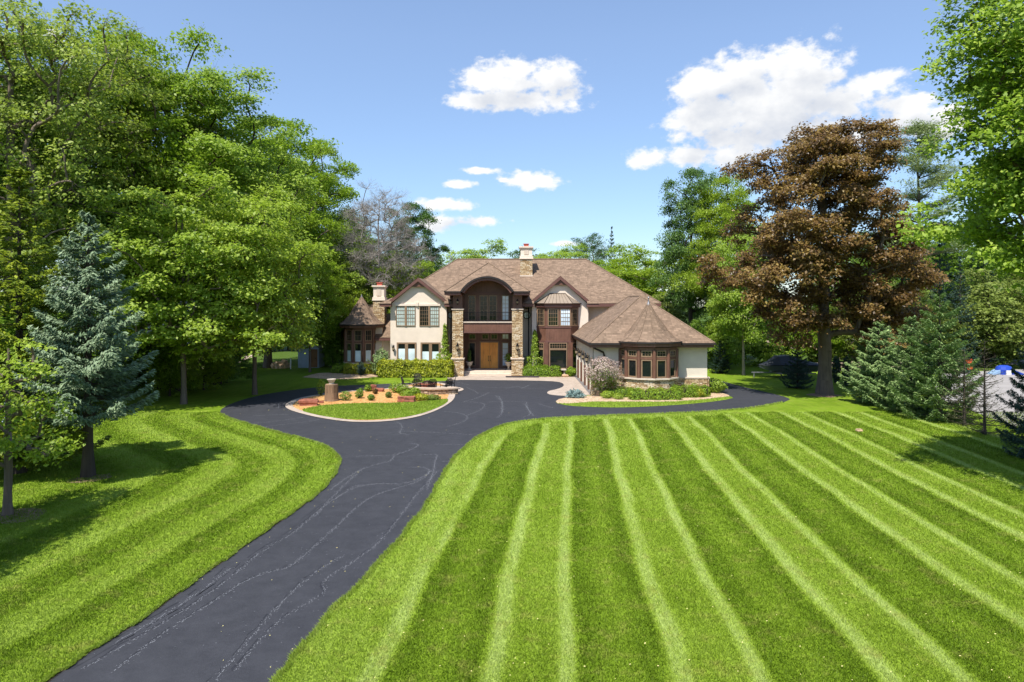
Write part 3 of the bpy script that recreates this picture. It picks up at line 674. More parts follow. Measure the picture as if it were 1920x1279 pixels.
# front door
for i, xa in enumerate((-2.70, -1.955)):
    d = part(MB((xa, 59.0, .36), 0).box(0, .735, 0, .07, 0, 2.2), 'door', 'doorwood')
    dm = MB((xa, 59.0, .36), 0)
    for k in range(4): dm.box(.07 + k*.155, .20 + k*.155, .07, .085, .12, .80)
    for k in range(4): dm.box(.07 + k*.155, .20 + k*.155, .07, .085, .92, 2.08)
    part(dm, 'door_panel', 'doorwood', d)
    hx = xa + (.66 if i == 0 else .075)
    part(MB((hx, 59.0, .36), 0).tube([(0,.07,.60),(0,.13,.63),(0,.13,1.03),(0,.07,1.06)], .022, 6), 'handle', 'iron', d)
part(MB((-2.80, 59.0, .35), 0).box(0,.10,0,.10,0,2.32).box(1.58,1.68,0,.10,0,2.32).box(.10,1.58,0,.10,2.21,2.32), 'door_frame', 'wframe')
window((-3.74, 59, .5), 0, .60, 2.08, 1, 1, 'glass'); window((-.88, 59, .5), 0, .60, 2.08, 1, 4, 'skyglass')
for xa, g in ((-3.74,'glass'),(-2.62,'glass'),(-1.85,'glass'),(-.88,'skyglass')): window((xa, 59, 2.82), 0, .62, .52, 2, 1, g)
part(MB().box(-4.2, .2, 56.75, 59.0, 0, .34).box(-3.97, -.01, 56.32, 56.75, 0, .34).box(-3.95, -.03, 55.95, 56.32, 0, .17), 'stone_steps', 'trimstone')
# porch roof: hip with an arched front
pe, py = 6.90, 54.78; xl_, xr_ = -5.42, 1.44; cx = (xl_+xr_)/2; hw = (xr_-xl_)/2; sl = .73; zt = pe + hw*sl; yt = py + hw
ARC = []                                                 # arch line in x,z
ah, aw = 1.18, 2.12
R_ = (aw*aw + ah*ah) / (2*ah); zc = pe + ah - R_
t0 = math.asin(aw / R_)
for k in range(25):
    t = -t0 + 2*t0*k/24; ARC.append((cx + R_*math.sin(t), zc + R_*math.cos(t)))
rf = MB(); pl = lambda x, z: (x, py + (z-pe)/sl, z)
pts = [pl(xl_, pe)] + [pl(x, z) for x, z in ARC] + [pl(xr_, pe), (cx, yt, zt)]
tr = tessellate_polygon([[Vector((p[0], p[2], 0)) for p in pts]])
rf.add(pts, [t if (Vector(pts[t[1]])-Vector(pts[t[0]])).cross(Vector(pts[t[2]])-Vector(pts[t[0]])).y < 0 else t[::-1] for t in tr])
yb = 64.2
rf.add([(xl_,py,pe),(cx,yt,zt),(cx,yb,zt),(xl_,yb-1.5,pe)], [(0,1,2,3)]); rf.add([(xr_,py,pe),(xr_,yb-1.5,pe),(cx,yb,zt),(cx,yt,zt)], [(0,1,2,3)])
vs = []; fs = []
for x, z in ARC: vs += [(x, py-.16, z), (x, py + (z-pe)/sl + .02, z)]
for k in range(24): fs.append((2*k, 2*k+2, 2*k+3, 2*k+1))
rf.add(vs, fs)
part(rf, 'porch_roof', 'roof')
part(MB().tube([(xl_,py,pe+.02),(cx,yt,zt+.02)], .05, 6).tube([(xr_,py,pe+.02),(cx,yt,zt+.02)], .05, 6), 'ridge_cap', 'roof')
def arcring(r0, r1, ya, yb_):
    o = MB(); outer = [(cx + (R_+r1)*math.sin(-t0+2*t0*k/24), zc + (R_+r1)*math.cos(-t0+2*t0*k/24)) for k in range(25)]
    inner = [(cx + (R_+r0)*math.sin(-t0+2*t0*k/24), zc + (R_+r0)*math.cos(-t0+2*t0*k/24)) for k in range(25)]
    vs = []; fs = []
    for (a, b), (c_, d_) in zip(outer, inner): vs += [(a, ya, b), (c_, ya, d_), (c_, yb_, d_), (a, yb_, b)]
    for k in range(24):
        i, j = 4*k, 4*k+4
        fs += [(i, i+1, j+1, j), (i+1, i+2, j+2, j+1), (i+2, i+3, j+3, j+2), (i+3, i, j, j+3)]
    return o.add(vs, fs)
part(arcring(-.30, -.02, py-.08, py+.06), 'arch_board', 'fascia')
part(arcring(-.12, .03, py-.20, py-.08), 'arch_board', 'gutter')
part(arcring(-.30, -.22, py+.06, 57.0), 'arch_ceiling', 'wood')
for xa, xb in ((xl_, cx-aw-.0), (cx+aw, xr_)):
    part(MB().box(xa, xb, py, 56.6, 6.60, 6.885), 'fascia', 'fascia')
    part(MB().box(xa-.04, xb+.04, py-.09, py, 6.80, 6.91), 'gutter', 'gutter')
for s, xa in ((-1, xl_), (1, xr_)):
    part(MB().box(min(xa, xa-s*.5), max(xa, xa-s*.5), 56.6, 59.5, 6.60, 6.885), 'soffit', 'fascia')
# dark downspouts beside the porch, round windows
for s, xw, xg in ((-1, -5.2, -5.35), (1, 1.42, 1.5)):
    part(MB().tube([(xw, 58.33, 5.6), (xw, 58.33, .1)], .05, 8), 'downspout', 'gutter')
    part(MB().tube([(xw - s*.75, 57.0, 6.55), (xw - s*.45, 57.7, 5.55), (xw, 58.25, 5.5), (xw, 58.33, 5.3)], .055, 8), 'downspout', 'gutter')
for xw in (-5.22+.02, 1.27):
    O = (xw, 58.44, 4.93)
    rg_ = MB(); vs = []; fs = []
    for k in range(24):
        t = 2*math.pi*k/24
        for rr, yy in ((.33, 58.45), (.33, 58.34), (.26, 58.34), (.26, 58.45)): vs.append((xw + rr*math.cos(t), yy, 4.93 + rr*math.sin(t)))
    for k in range(24):
        i, j = 4*k, 4*((k+1) % 24); fs += [(i, j, j+1, i+1), (i+1, j+1, j+2, i+2), (i+2, j+2, j+3, i+3)]
    rg_.add(vs, fs).box(xw-.012, xw+.012, 58.37, 58.40, 4.68, 5.18).box(xw-.25, xw+.25, 58.372, 58.398, 4.918, 4.942)
    w = part(rg_, 'round_window', 'gutter')
    pn = MB(); pn.add([(xw + .28*math.cos(-2*math.pi*k/24), 58.42, 4.93 + .28*math.sin(-2*math.pi*k/24)) for k in range(24)][::-1], [tuple(range(24))])
    part(pn, 'pane', 'skyglass', w)
# ---- windows of the left gable
for xa, xb in ((-9.68, -8.06), (-7.73, -6.08)):
    w = (xb-xa)/2
    for k in range(2):
        window((xa + w*k, 57, 4.04), 0, w, 1.68, 4 if True else 3, 5, 'curtain' if not (k == 0 and xa > -8) else 'glass', mun=.022, fw=.06)
    part(MB().box(xa+w-.09, xa+w+.09, 56.92, 57.0, 4.04, 5.72), 'mullion_post', 'wframe')
part(MB().box(-9.80, -5.98, 56.90, 57.0, 5.73, 5.90), 'lintel', 'stucco')
part(MB().extr([(-7.96,56.86,5.71),(-7.84,56.86,5.71),(-7.78,56.86,6.02),(-8.02,56.86,6.02)], (0,.14,0)), 'keystone', 'stucco')
for xa, xb in ((-9.62, -7.98), (-7.63, -5.98)):
    w = (xb-xa)/2
    for k in range(2):
        window((xa + w*k, 57, .75), 0, w, 1.93, 1, 1, 'blind', fw=.13, split=.76 if xa < -8 else .62, glass2='glass')
sconce((-10.0+.12, 57, 2.25), 0, .9)
part(MB().box(-10.2, -5.4, 56.93, 57.0, .62, .72), 'sill_course', 'trimstone')
# ---- right gable bay
BX, BH = 3.80, 1.74
bay = [(BX-BH, 57), (BX-BH+.72, 56.15), (BX+BH-.72, 56.15), (BX+BH, 57)]
def prismxy(mb, pts, z0, z1):
    n = len(pts); mb.add([(x, y, z0) for x, y in pts] + [(x, y, z1) for x, y in pts],
        [tuple(range(n))[::-1], tuple(range(n, 2*n))] + [(i, (i+1) % n, n+(i+1) % n, n+i) for i in range(n)]); return mb
def grow(pts, d): return [(BX + (x-BX)*(1+d/BH), 57 - (57-y)*(1+d/.85)) for x, y in pts]
part(prismxy(MB(), bay, .30, 5.62), 'bay', 'wood')
part(prismxy(MB(), grow(bay, .16), 5.62, 5.90), 'bay_fascia', 'fascia')
br_ = MB(); lo = grow(bay, .26); hi = [(BX-.68,57.0),(BX-.66,56.93),(BX+.66,56.93),(BX+.68,57.0)]
for i in range(3): br_.add([(*lo[i],5.90),(*lo[i+1],5.90),(*hi[i+1],6.74),(*hi[i],6.74)], [(0,1,2,3)])
brf = part(br_, 'bay_roof', 'copper')
sm = MB()
for i in (1, 2): sm.tube([(*lo[i],5.92),(*hi[i],6.76)], .022, 5)
sm.tube([(*lo[0],5.92),(*lo[1],5.92),(*lo[2],5.92),(*lo[3],5.92)], .035, 5).tube([(*hi[1],6.76),(*hi[2],6.76)], .03, 5)
for k in range(1, 7):
    t = k/7; a = [lo[1][i]*(1-t)+lo[2][i]*t for i in (0,1)]; b = [hi[1][i]*(1-t)+hi[2][i]*t for i in (0,1)]
    sm.tube([(*a,5.91),(*b,6.745)], .010, 4)
part(sm, 'roof_seam', 'bronze', brf)
def facets(pts):
    for i in range(len(pts)-1):
        a = Vector((*pts[i], 0)); b = Vector((*pts[i+1], 0)); d = b-a
        yield a, math.atan2(d.y, d.x), d.length
for k, (a, an, L) in enumerate(facets(bay)):
    U = Vector((math.cos(an), math.sin(an), 0))
    if k == 1:
        for q in range(2): window(a + U*(.16 + q*1.0) + Vector((0,0,4.06)), an, .88, 1.45, 4, 4, 'skyglass' if q else 'glass', mun=.022)
        window(a + U*.28 + Vector((0,0,2.18)), an, L-.56, .52, 7, 2, 'glass'); window(a + U*.28 + Vector((0,0,.55)), an, L-.56, 1.62, 1, 1, 'glass')
    else:
        window(a + U*.12 + Vector((0,0,4.06)), an, L-.26, 1.45, 4, 4, 'glass', mun=.022)
        window(a + U*.14 + Vector((0,0,2.18)), an, L-.34, .52, 3, 2, 'glass'); window(a + U*.14 + Vector((0,0,.55)), an, L-.34, 1.62, 1, 1, 'glass')
part(prismxy(MB(), grow(bay, .05), 2.72, 2.86), 'bay_band', 'fascia'); part(prismxy(MB(), grow(bay, .04), 3.92, 4.02), 'bay_band', 'fascia')
for i in (1, 2): part(MB().box(bay[i][0]-.17, bay[i][0]+.17, bay[i][1]-.10, bay[i][1]+.16, .0, 2.72), 'bay_post', 'wood')
# ---- main chimney
def chimney(x0, x1, y0, y1, zb, zs, zt, shoulder=.06):
    c = part(MB().box(x0, x1, y0, y1, zb, zs), 'chimney', 'stone')
    cx_, cy_ = (x0+x1)/2, (y0+y1)/2; w = (x1-x0)/2; d = (y1-y0)/2
    s = MB()
    for za, zb_, g in ((zs, zs+.10, shoulder+.02), (zs+.10, zs+.30, shoulder-.01), (zs+.30, zt-.22, -.03), (zt-.22, zt-.12, .03), (zt-.12, zt, .10)):
        s.box(cx_-w-g, cx_+w+g, cy_-d-g, cy_+d+g, za, zb_)
    part(s, 'chimney_stack', 'stucco', c)
    part(MB().box(cx_-.2, cx_+.2, cy_-d-.012, cy_-d+.05, zs+.42, zt-.36), 'chimney_panel', 'trimstone', c)
    part(MB().box(cx_-.22, cx_+.22, cy_-.2, cy_+.2, zt, zt+.22).box(cx_-.27, cx_+.27, cy_-.25, cy_+.25, zt+.24, zt+.29).box(cx_-.05, cx_+.05, cy_-.05, cy_+.05, zt+.22, zt+.24), 'flue', 'clay', c)
chimney(.76, 1.86, 62.3, 63.5, 8.0, 10.0, 11.15)
part(MB().box(.72, 1.90, 62.22, 62.3, 8.40, 8.53), 'chimney_flashing', 'trimstone')
chimney(-12.40, -11.38, 60.9, 61.9, 0, 6.2, 7.55)
# ---- round towers with bell roofs
def turret(cx, cy, R, zbase, zsill, ztop, prof, Re, nf, glassf, lowsplit, wallmat, up=.62):
    ang = [math.pi + math.pi*k/nf for k in range(nf+1)]
    ring = lambda r: [(cx + r*math.cos(a), cy + r*math.sin(a)) for a in ang]
    if zbase < zsill: part(prismxy(MB(), ring(R+.02), 0, zsill-.10), 'tower_base', 'stone')
    part(prismxy(MB(), ring(R+.13), zsill-.10, zsill), 'tower_sill', 'trimstone')
    part(prismxy(MB(), ring(R-.04), zsill, ztop), 'tower', wallmat)
    part(prismxy(MB(), ring(R+.02), ztop-.16, ztop), 'tower_header', 'wood')
    part(prismxy(MB(), ring(R+.015), zsill+(ztop-zsill)*up-.05, zsill+(ztop-zsill)*up+.08), 'tower_band', 'wood')
    pts = ring(R-.04)
    ps = MB()
    for x, y in ring(R-.01): ps.lathe([(.115, zsill), (.115, ztop-.16)], x, y, 8)
    part(ps, 'tower_post', 'wood')
    for k, (a, an, L) in enumerate(facets(pts)):
        U = Vector((math.cos(an), math.sin(an), 0)); w = L - .28
        zu = zsill + (ztop-zsill)*up + .10
        window(a + U*.14 + Vector((0,0,zsill+.03)), an, w, (ztop-zsill)*up-.10, 1, 1, glassf(k), split=lowsplit, glass2='glass', fw=.07)
        window(a + U*.14 + Vector((0,0,zu)), an, w, ztop-.18-zu, 3 if w > .55 else 2, 2, 'glass', fw=.07)
    rr = part(MB().lathe(prof, cx, cy, 2*nf), 'tower_roof', 'roof')
    ze = prof[0][1]
    part(MB().lathe([(Re-.06, ze-.30), (Re, ze-.30), (Re, ze-.03), (Re-.35, ze-.03)], cx, cy, 2*nf), 'tower_fascia', 'wood')
    part(MB().lathe([(Re+.02, ze-.11), (Re+.10, ze-.11), (Re+.10, ze-.004), (Re+.02, ze-.004)], cx, cy, 2*nf), 'gutter', 'gutter')
    part(MB().lathe([(0.01, ze-.29), (Re-.05, ze-.29)], cx, cy, 2*nf), 'soffit', 'wood')
    hp = MB()
    for k in range(2*nf):
        a = 2*math.pi*k/(2*nf); hp.tube([(cx+r*math.cos(a), cy+r*math.sin(a), z+.012) for r, z in prof], .028, 5)
    part(hp, 'hip_cap', 'roof', rr)
    return rr
# garage wing
gx0, gx1, gy0, gy1 = 5.0, 13.05, 43.9, 57.1; gz = 3.36; gc = (gx0+gx1)/2
gh = (gx1-gx0)/2; gt = gz + gh*.765
part(MB().box(6.05, 12.75, 44.6, 56.5, 0, 3.2).box(5.32, 6.05, 44.6, 44.95, 0, 3.2), 'garage_wall', 'stucco_grey')
part(MB().box(5.30, 12.77, 44.50, 44.6, 0, 1.02).box(12.75, 12.85, 44.5, 56.5, 0, 1.02), 'garage_stone_base', 'stone')
part(MB().box(5.28, 12.80, 44.46, 44.6, 1.02, 1.10).box(12.75, 12.89, 44.46, 56.5, 1.02, 1.10), 'base_cap', 'trimstone')
bt = MB(); bt.add([(5.08,43.85,0),(5.62,43.85,0),(5.62,44.6,0),(5.08,44.6,0),(5.22,44.15,1.25),(5.60,44.15,1.25),(5.60,44.6,1.25),(5.22,44.6,1.25)],
       [(0,1,5,4),(1,2,6,5),(3,0,4,7),(4,5,6,7)])
part(bt, 'stone_buttress', 'stone')
r = MB(); a=(gx0,gy0,gz); b=(gx1,gy0,gz); c=(gx1,gy1+1,gz); d=(gx0,gy1+1,gz); e=(gc,gy0+gh,gt); f_=(gc,53.0,gt)
r.add([a,b,c,d,e,f_], [(0,1,4),(1,2,5,4),(2,3,5),(3,0,4,5)])
part(r, 'garage_roof', 'roof')
part(MB().tube([a,e], .05, 6).tube([b,e], .05, 6).tube([e,f_], .06, 6).tube([d,f_], .05, 6), 'ridge_cap', 'roof')
part(MB().box(gx0+.04, gx1-.04, gy0+.04, 44.62, gz-.30, gz-.02).box(gx0+.04, 5.6, 44.62, 57.0, gz-.30, gz-.02).box(12.7, gx1-.04, 44.62, 57, gz-.30, gz-.02), 'garage_fascia', 'fascia')
part(MB().box(gx0-.06, gx1+.06, gy0-.08, gy0+.04, gz-.13, gz-.004).box(gx0-.06, gx0+.04, gy0+.04, 57, gz-.13, gz-.004).box(gx1-.04, gx1+.06, gy0+.04, 57, gz-.13, gz-.004), 'gutter', 'gutter')
part(MB().tube([(5.2,44.0,3.15),(5.35,44.3,3.0),(5.95,44.5,2.72),(6.02,44.52,2.5),(6.02,44.52,.1)], .06, 8), 'downspout', 'gutter')
# arcade on the drive side
ys = [44.75, 46.9, 49.35, 51.85, 54.35, 56.4]
prf = [(57.0, 3.1), (44.7, 3.1), (44.7, 0)]
out = [(44.62, 3.08), (56.5, 3.08), (56.5, 0)]
for i in range(4, -1, -1):
    ya, yb2 = ys[i]+.2, ys[i+1]-.2
    if i == 4: out.append((yb2, 0))
    n = 10; cyy = (ya+yb2)/2; rr = (yb2-ya)/2; zs_ = 1.62
    out.append((yb2, 0) if i != 4 else (yb2, .001)); 
    for k in range(n+1):
        t = math.pi*k/n; out.append((cyy + rr*math.cos(t), zs_ + rr*.80*math.sin(t)))
    out.append((ya, 0))
out.append((44.62, 0))
part(MB().extr([(5.32, y, z) for y, z in out], (.26, 0, 0)), 'arcade_wall', 'stucco_grey')
for i in range(5):
    ya, yb2 = ys[i]+.2, ys[i+1]-.2
    d_ = part(MB().box(6.0, 6.06, ya-.15, yb2+.15, 0, 2.6), 'garage_door', 'wood')
for y in ys[1:5]:
    part(MB().box(5.20, 5.66, y-.19, y+.19, 0, 1.45), 'arcade_pier', 'wood')
for y in ys[1:5]:
    sconce((5.32, y, 2.15), -math.pi/2, .95)
turret(8.92, 44.6, 1.86, 0, 1.20, 3.12, [(2.16,3.48),(1.78,3.68),(1.28,4.12),(.62,5.02),(.04,5.92)], 2.12, 6, lambda k: 'glass', None, 'wood', .64)
part(MB().lathe([(.15,5.78),(.05,6.02),(.03,6.22),(.07,6.26),(.02,6.36)], 8.92, 44.6, 8), 'finial', 'lead')
# left tower and low wing
turret(-13.35, 60.6, 1.50, 0, .80, 3.82, [(2.02,4.12),(1.60,4.36),(1.15,4.86),(.55,5.75),(.03,6.55)], 1.98, 5, lambda k: 'blind', .62, 'wood', .58)
part(MB().lathe([(.10,6.48),(.03,6.7),(.01,6.78)], -13.35, 60.6, 8), 'finial', 'lead')
part(MB().box(-14.85, -10.15, 60.6, 68, 0, 3.0).box(-12.1, -11.45, 60.15, 60.6, 0, 3.8), 'wing_wall', 'stucco')
w = MB(); w.add([(-12.0,59.75,2.95),(-10.12,59.75,2.95),(-10.12,62.4,5.0),(-12.0,62.4,5.0)], [(0,1,2,3)])
w.add([(-15.2,60.6,3.9),(-12.0,60.6,3.9),(-12,66,6.0),(-13.5,66,6.0),(-15.2,68,3.9)], [(0,1,2,3),(0,3,4)])
w.add([(-12.0,59.75,2.95),(-12.0,62.4,5.0),(-12.0,60.6,3.0)], [(0,1,2)])
part(w, 'wing_roof', 'roof')
part(MB().box(-12.0, -10.16, 59.78, 60.6, 2.68, 2.93), 'wing_fascia', 'fascia')
# ================================================================== VEGETATION
def seg_mesh(name, P0, P1, R0, R1, n, mat):
    P0 = np.asarray(P0, float); P1 = np.asarray(P1, float); R0 = np.asarray(R0, float); R1 = np.asarray(R1, float)
    d = P1 - P0; L = np.linalg.norm(d, axis=1, keepdims=True) + 1e-9; t = d / L
    ref = np.where(np.abs(t[:, 2:3]) > .9, np.array([[1., 0, 0]]), np.array([[0., 0, 1]]))
    a = np.cross(t, ref); a /= np.linalg.norm(a, axis=1, keepdims=True) + 1e-9; b = np.cross(t, a)
    K = len(P0); V = np.zeros((K, 2*n, 3))
    for k in range(n):
        q = 2*math.pi*k/n; o = a*math.cos(q) + b*math.sin(q)
        V[:, k] = P0 + o*R0[:, None]; V[:, n+k] = P1 + o*R1[:, None]
    base = (np.arange(K)*2*n)[:, None]
    Fs = np.stack([np.stack([base[:,0]+k, base[:,0]+(k+1) % n, base[:,0]+n+(k+1) % n, base[:,0]+n+k], 1) for k in range(n)], 1).reshape(-1, 4)
    me = arr_mesh(name, V.reshape(-1, 3), Fs, mat, smooth=True)
    uv = me.uv_layers.new(name='UVMap')            # around / along, metres
    co = V.reshape(-1, 3); ci = np.zeros((K, 2*n, 2))
    for k in range(n):
        ci[:, k, 0] = k/n*2*math.pi*R0; ci[:, k, 1] = co.reshape(K, 2*n, 3)[:, k, 2]
        ci[:, n+k, 0] = k/n*2*math.pi*R0; ci[:, n+k, 1] = co.reshape(K, 2*n, 3)[:, n+k, 2]
    uv.data.foreach_set('uv', ci.reshape(-1, 2)[Fs.ravel()].astype(np.float32).ravel())
    return me
def leaf_mesh(name, C, Nn, S, tone, mat, g, asp=.62, T=None, fold=.15):
    n = len(C); Nn = Nn / (np.linalg.norm(Nn, axis=1, keepdims=True) + 1e-9)
    if T is None: T = g.normal(0, 1, (n, 3))
    T = T - Nn * (T*Nn).sum(1, keepdims=True); T /= np.linalg.norm(T, axis=1, keepdims=True) + 1e-9
    B = np.cross(Nn, T); S = S[:, None]
    V = np.stack([C - T*S*.5, C + B*S*asp*.5 + Nn*S*fold, C + T*S*.5, C - B*S*asp*.5 + Nn*S*fold], 1).reshape(-1, 3)
    return arr_mesh(name, V, np.arange(4*n).reshape(-1, 4), mat, {'rnd': np.repeat(g.uniform(0, 1, n), 4), 'tone': np.repeat(tone, 4)})
def unit(g, n):
    v = g.normal(0, 1, (n, 3)); return v / np.linalg.norm(v, axis=1, keepdims=True)
def crown_clusters(g, lobes, n, mind):
    """cluster centres in a union of ellipsoids, mostly near the outside"""
    W = np.array([l[3]*l[4]*l[5] for l in lobes]) ** .75; W /= W.sum()
    pts = []; tries = 0
    while len(pts) < n and tries < n*60:
        tries += 1; l = lobes[g.choice(len(lobes), p=W)]
        d = unit(g, 1)[0]; r = g.uniform(.35, 1.0) ** .55 * (1.22 if g.uniform() < .16 else 1.0)
        p = np.array(l[:3]) + d*np.array(l[3:6])*r*(.86+.14*math.sin(5*d[0]+3*d[1]+l[0])+.14*math.sin(4*d[2]+5*d[1]))
        if pts and min(((q-p)**2).sum() for q in pts) < mind*mind: continue
        pts.append(p)
    return np.array(pts)
def skeleton(g, clusters, H, trunk_top, tr, lean=(0, 0), fork=None, nseg=5):
    nodes = []; par = []
    nt = 14; wob = g.normal(0, .06, (nt+1, 2)).cumsum(0) * tr * 1.4
    for i in range(nt+1):
        f = i/nt; nodes.append(np.array([lean[0]*f + wob[i,0], lean[1]*f + wob[i,1], trunk_top*f])); par.append(i-1)
    first = int(nt * .35)
    order = np.argsort(np.hypot(clusters[:,0]-lean[0], clusters[:,1]-lean[1]) + .25*clusters[:,2])
    ends = []
    for ci in order:
        p = clusters[ci]; A = np.array(nodes); idx = np.arange(len(A)); 
        d = p - A; dist = np.linalg.norm(d, axis=1)
        cost = dist + .9*np.maximum(0, A[:,2] - p[2] + .25*dist) + np.where(idx < first, 6.0, 0)
        j = int(cost.argmin()); q = A[j]; last = j
        L = np.linalg.norm(p-q)
        side = g.normal(0, .10, 3)*L
        k = max(2, min(nseg, int(L/.7)+1))
        for s in range(1, k+1):
            f = s/k; m_ = q + (p-q)*f; m_ = m_ + side*math.sin(math.pi*f)*.8; m_[2] += L*.10*math.sin(math.pi*f)
            nodes.append(m_); par.append(last); last = len(nodes)-1
        ends.append(last)
    A = np.array(nodes); par = np.array(par); cnt = np.zeros(len(A))
    for e in ends: cnt[e] += 1
    for i in range(len(A)-1, 0, -1): cnt[par[i]] += cnt[i]
    rad = .022 + (tr-.02) * (cnt/cnt[0]) ** .52
    rad[:nt+1] = np.maximum(rad[:nt+1], tr*(1-.62*np.arange(nt+1)/nt)*.9)
    fl = [1.45, 1.12]; rad[0] *= fl[0]; rad[1] *= fl[1]
    ch = np.arange(1, len(A)); pr = par[1:]
    r0 = np.minimum(rad[pr], rad[ch]*1.35 + .004); r0 = np.where(ch <= nt, rad[pr], r0)
    return A[pr], A[ch], r0, rad[ch]
def decid(name, seed, lobes, nclus, mind, trunk_top, tr, leaf, sprays, per, mat, bark, lean=(0,0), csize=1.0, spr=.34, flat=.55, ls=.17, twigs=0, H=20):
    """two meshes (trunk, crown) around the origin"""
    g = np.random.default_rng(seed)
    C = crown_clusters(g, lobes, nclus, mind)
    P0, P1, r0, r1 = skeleton(g, C, H, trunk_top, tr, lean)
    mid = np.array([np.average([l[i] for l in lobes], weights=[l[3]*l[4]*l[5] for l in lobes]) for i in range(3)])
    if twigs:
        bp = []; bq = []; br = []
        for c in C:
            for _ in range(twigs):
                d = unit(g, 1)[0]; d[2] = d[2]*.7 + .15; o = (c-mid); o /= np.linalg.norm(o)+1e-6
                d = d + .6*o; d /= np.linalg.norm(d); L = g.uniform(.4, 1.1)*csize; a = c; dd = d
                for s in range(3):
                    b = a + dd*L/3; bp.append(a); bq.append(b); br.append(.011 - .003*s); a = b; dd = dd + g.normal(0, .35, 3); dd /= np.linalg.norm(dd)
                    if s < 2:
                        for _k in range(2):
                            e = dd + g.normal(0, .7, 3); e /= np.linalg.norm(e); bp.append(b); bq.append(b + e*L*.4); br.append(.006)
        br = np.array(br); P0 = np.vstack([P0, bp]); P1 = np.vstack([P1, bq]); r0 = np.concatenate([r0, br]); r1 = np.concatenate([r1, br*.6])
    tm = seg_mesh(name + '_trunk', P0, P1, r0, r1, 8 if twigs == 0 else 5, bark)
    cm = None
    if sprays:
        K = len(C); out = C - mid; out /= np.linalg.norm(out, axis=1, keepdims=True) + 1e-6
        cs = csize * g.uniform(.55, 1.4, K)
        ns = sprays
        d = unit(g, K*ns).reshape(K, ns, 3); d = d + .35*out[:, None] + np.array([0, 0, .22]); d /= np.linalg.norm(d, axis=2, keepdims=True)
        rr = g.uniform(.25, 1, (K, ns, 1)) ** .6
        SP = C[:, None] + d * rr * cs[:, None, None] * np.array([1, 1, flat+.1])
        so = d.reshape(-1, 3); SP = SP.reshape(-1, 3)
        st_ = np.clip(np.repeat(g.uniform(.25, .75, K), ns) + g.normal(0, .16, K*ns), 0, 1)
        n = per; m_ = len(SP)
        off = g.normal(0, 1, (m_, n, 3)) * spr * np.array([1, 1, .42]); off[:, :, 2] -= .25*np.hypot(off[:, :, 0], off[:, :, 1])
        LC = (SP[:, None] + off).reshape(-1, 3)
        Nn = np.repeat(so*.30, n, 0) + np.array([-.18, -.38, .72]) + g.normal(0, .46, (m_*n, 3))
        S = ls * g.uniform(.45, 1.45, m_*n)
        cm = leaf_mesh(name + '_crown', LC, Nn, S, np.repeat(st_, n), mat, g)
    return tm, cm
def tree_obj(name, meshes, loc, label, cat='tree', group=None, rz=0, sc=1.0, leaf=None, bark=None, parts=('trunk', 'crown')):
    t = thing(name, loc, label, cat, group); t.rotation_euler = (0, 0, rz)
    t.scale = (sc,)*3 if not hasattr(sc, '__len__') else sc
    for pn, me, mt in zip(parts, meshes, (bark, leaf)):
        if me is None: continue
        o = mobj(pn, me, t)
        if mt: o.material_slots[0].link = 'OBJECT'; o.material_slots[0].material = M[mt]
    return t
def ell(*l): return list(l)
# --- broadleaf prototypes (metres, base at the origin)
PT = {}
PT['tall_a'] = decid('tall_a', 1, [(0,0,14,5.2,5.2,7.5),(2.6,-1,10.5,4,4,3.6),(-2.8,.6,11.5,3.8,3.8,4),(.5,-1.5,18,3.4,3.4,3.6)], 100, 1.62, 16, .34, .2, 15, 46, M['leaf_bright'], M['barkdark'], csize=1.45, spr=.36, ls=.21, twigs=3)
PT['tall_b'] = decid('tall_b', 2, [(0,0,13,4.6,4.6,8),(-2.5,-1,9,3.6,3.6,3.2),(2.4,.5,13,3.5,3.5,4),(-1,-.5,18.5,3,3,3.2)], 94, 1.62, 16, .30, .2, 15, 46, M['leaf_bright'], M['bark'], csize=1.4, spr=.36, ls=.21, twigs=3)
PT['mid'] = decid('mid', 3, [(0,0,7.6,3.6,3.6,4.6),(1.6,-.8,5.8,2.6,2.6,2.4),(-1.7,.2,8,2.5,2.5,2.8),(1.2,-.9,4.0,2.3,2.2,1.3),(-1.5,-.4,4.5,2.1,2.1,1.2)], 76, 1.12, 8, .13, .2, 13, 42, M['leaf_lime'], M['bark'], csize=1.05, spr=.28, ls=.175, twigs=2)
PT['bushy'] = decid('bushy', 4, [(0,0,4.2,3.2,3.2,4.0),(1.8,-.6,2.8,2.2,2.2,2.5),(-1.8,.2,3.2,2.3,2.3,2.8)], 75, .85, 4.5, .13, .2, 11, 28, M['leaf_mid'], M['barkdark'], csize=.95, spr=.27, ls=.21)
PT['airy'] = decid('airy', 5, [(0,0,14,4.2,4.2,7.5),(1.8,-1,18,3,3,4),(-2,-.5,16.5,3,3,4.5)], 110, 1.3, 17, .30, .2, 9, 26, M['leaf_ash'], M['bark'], csize=1.3, spr=.36, ls=.20, twigs=4)
PT['bare'] = decid('bare', 6, [(0,0,12,3.6,3.6,5.5),(1,-.5,9.5,3.4,3.4,4)], 210, .72, 14, .17, .2, 0, 0, M['leaf_olive'], M['twig'], csize=1.4, twigs=18)
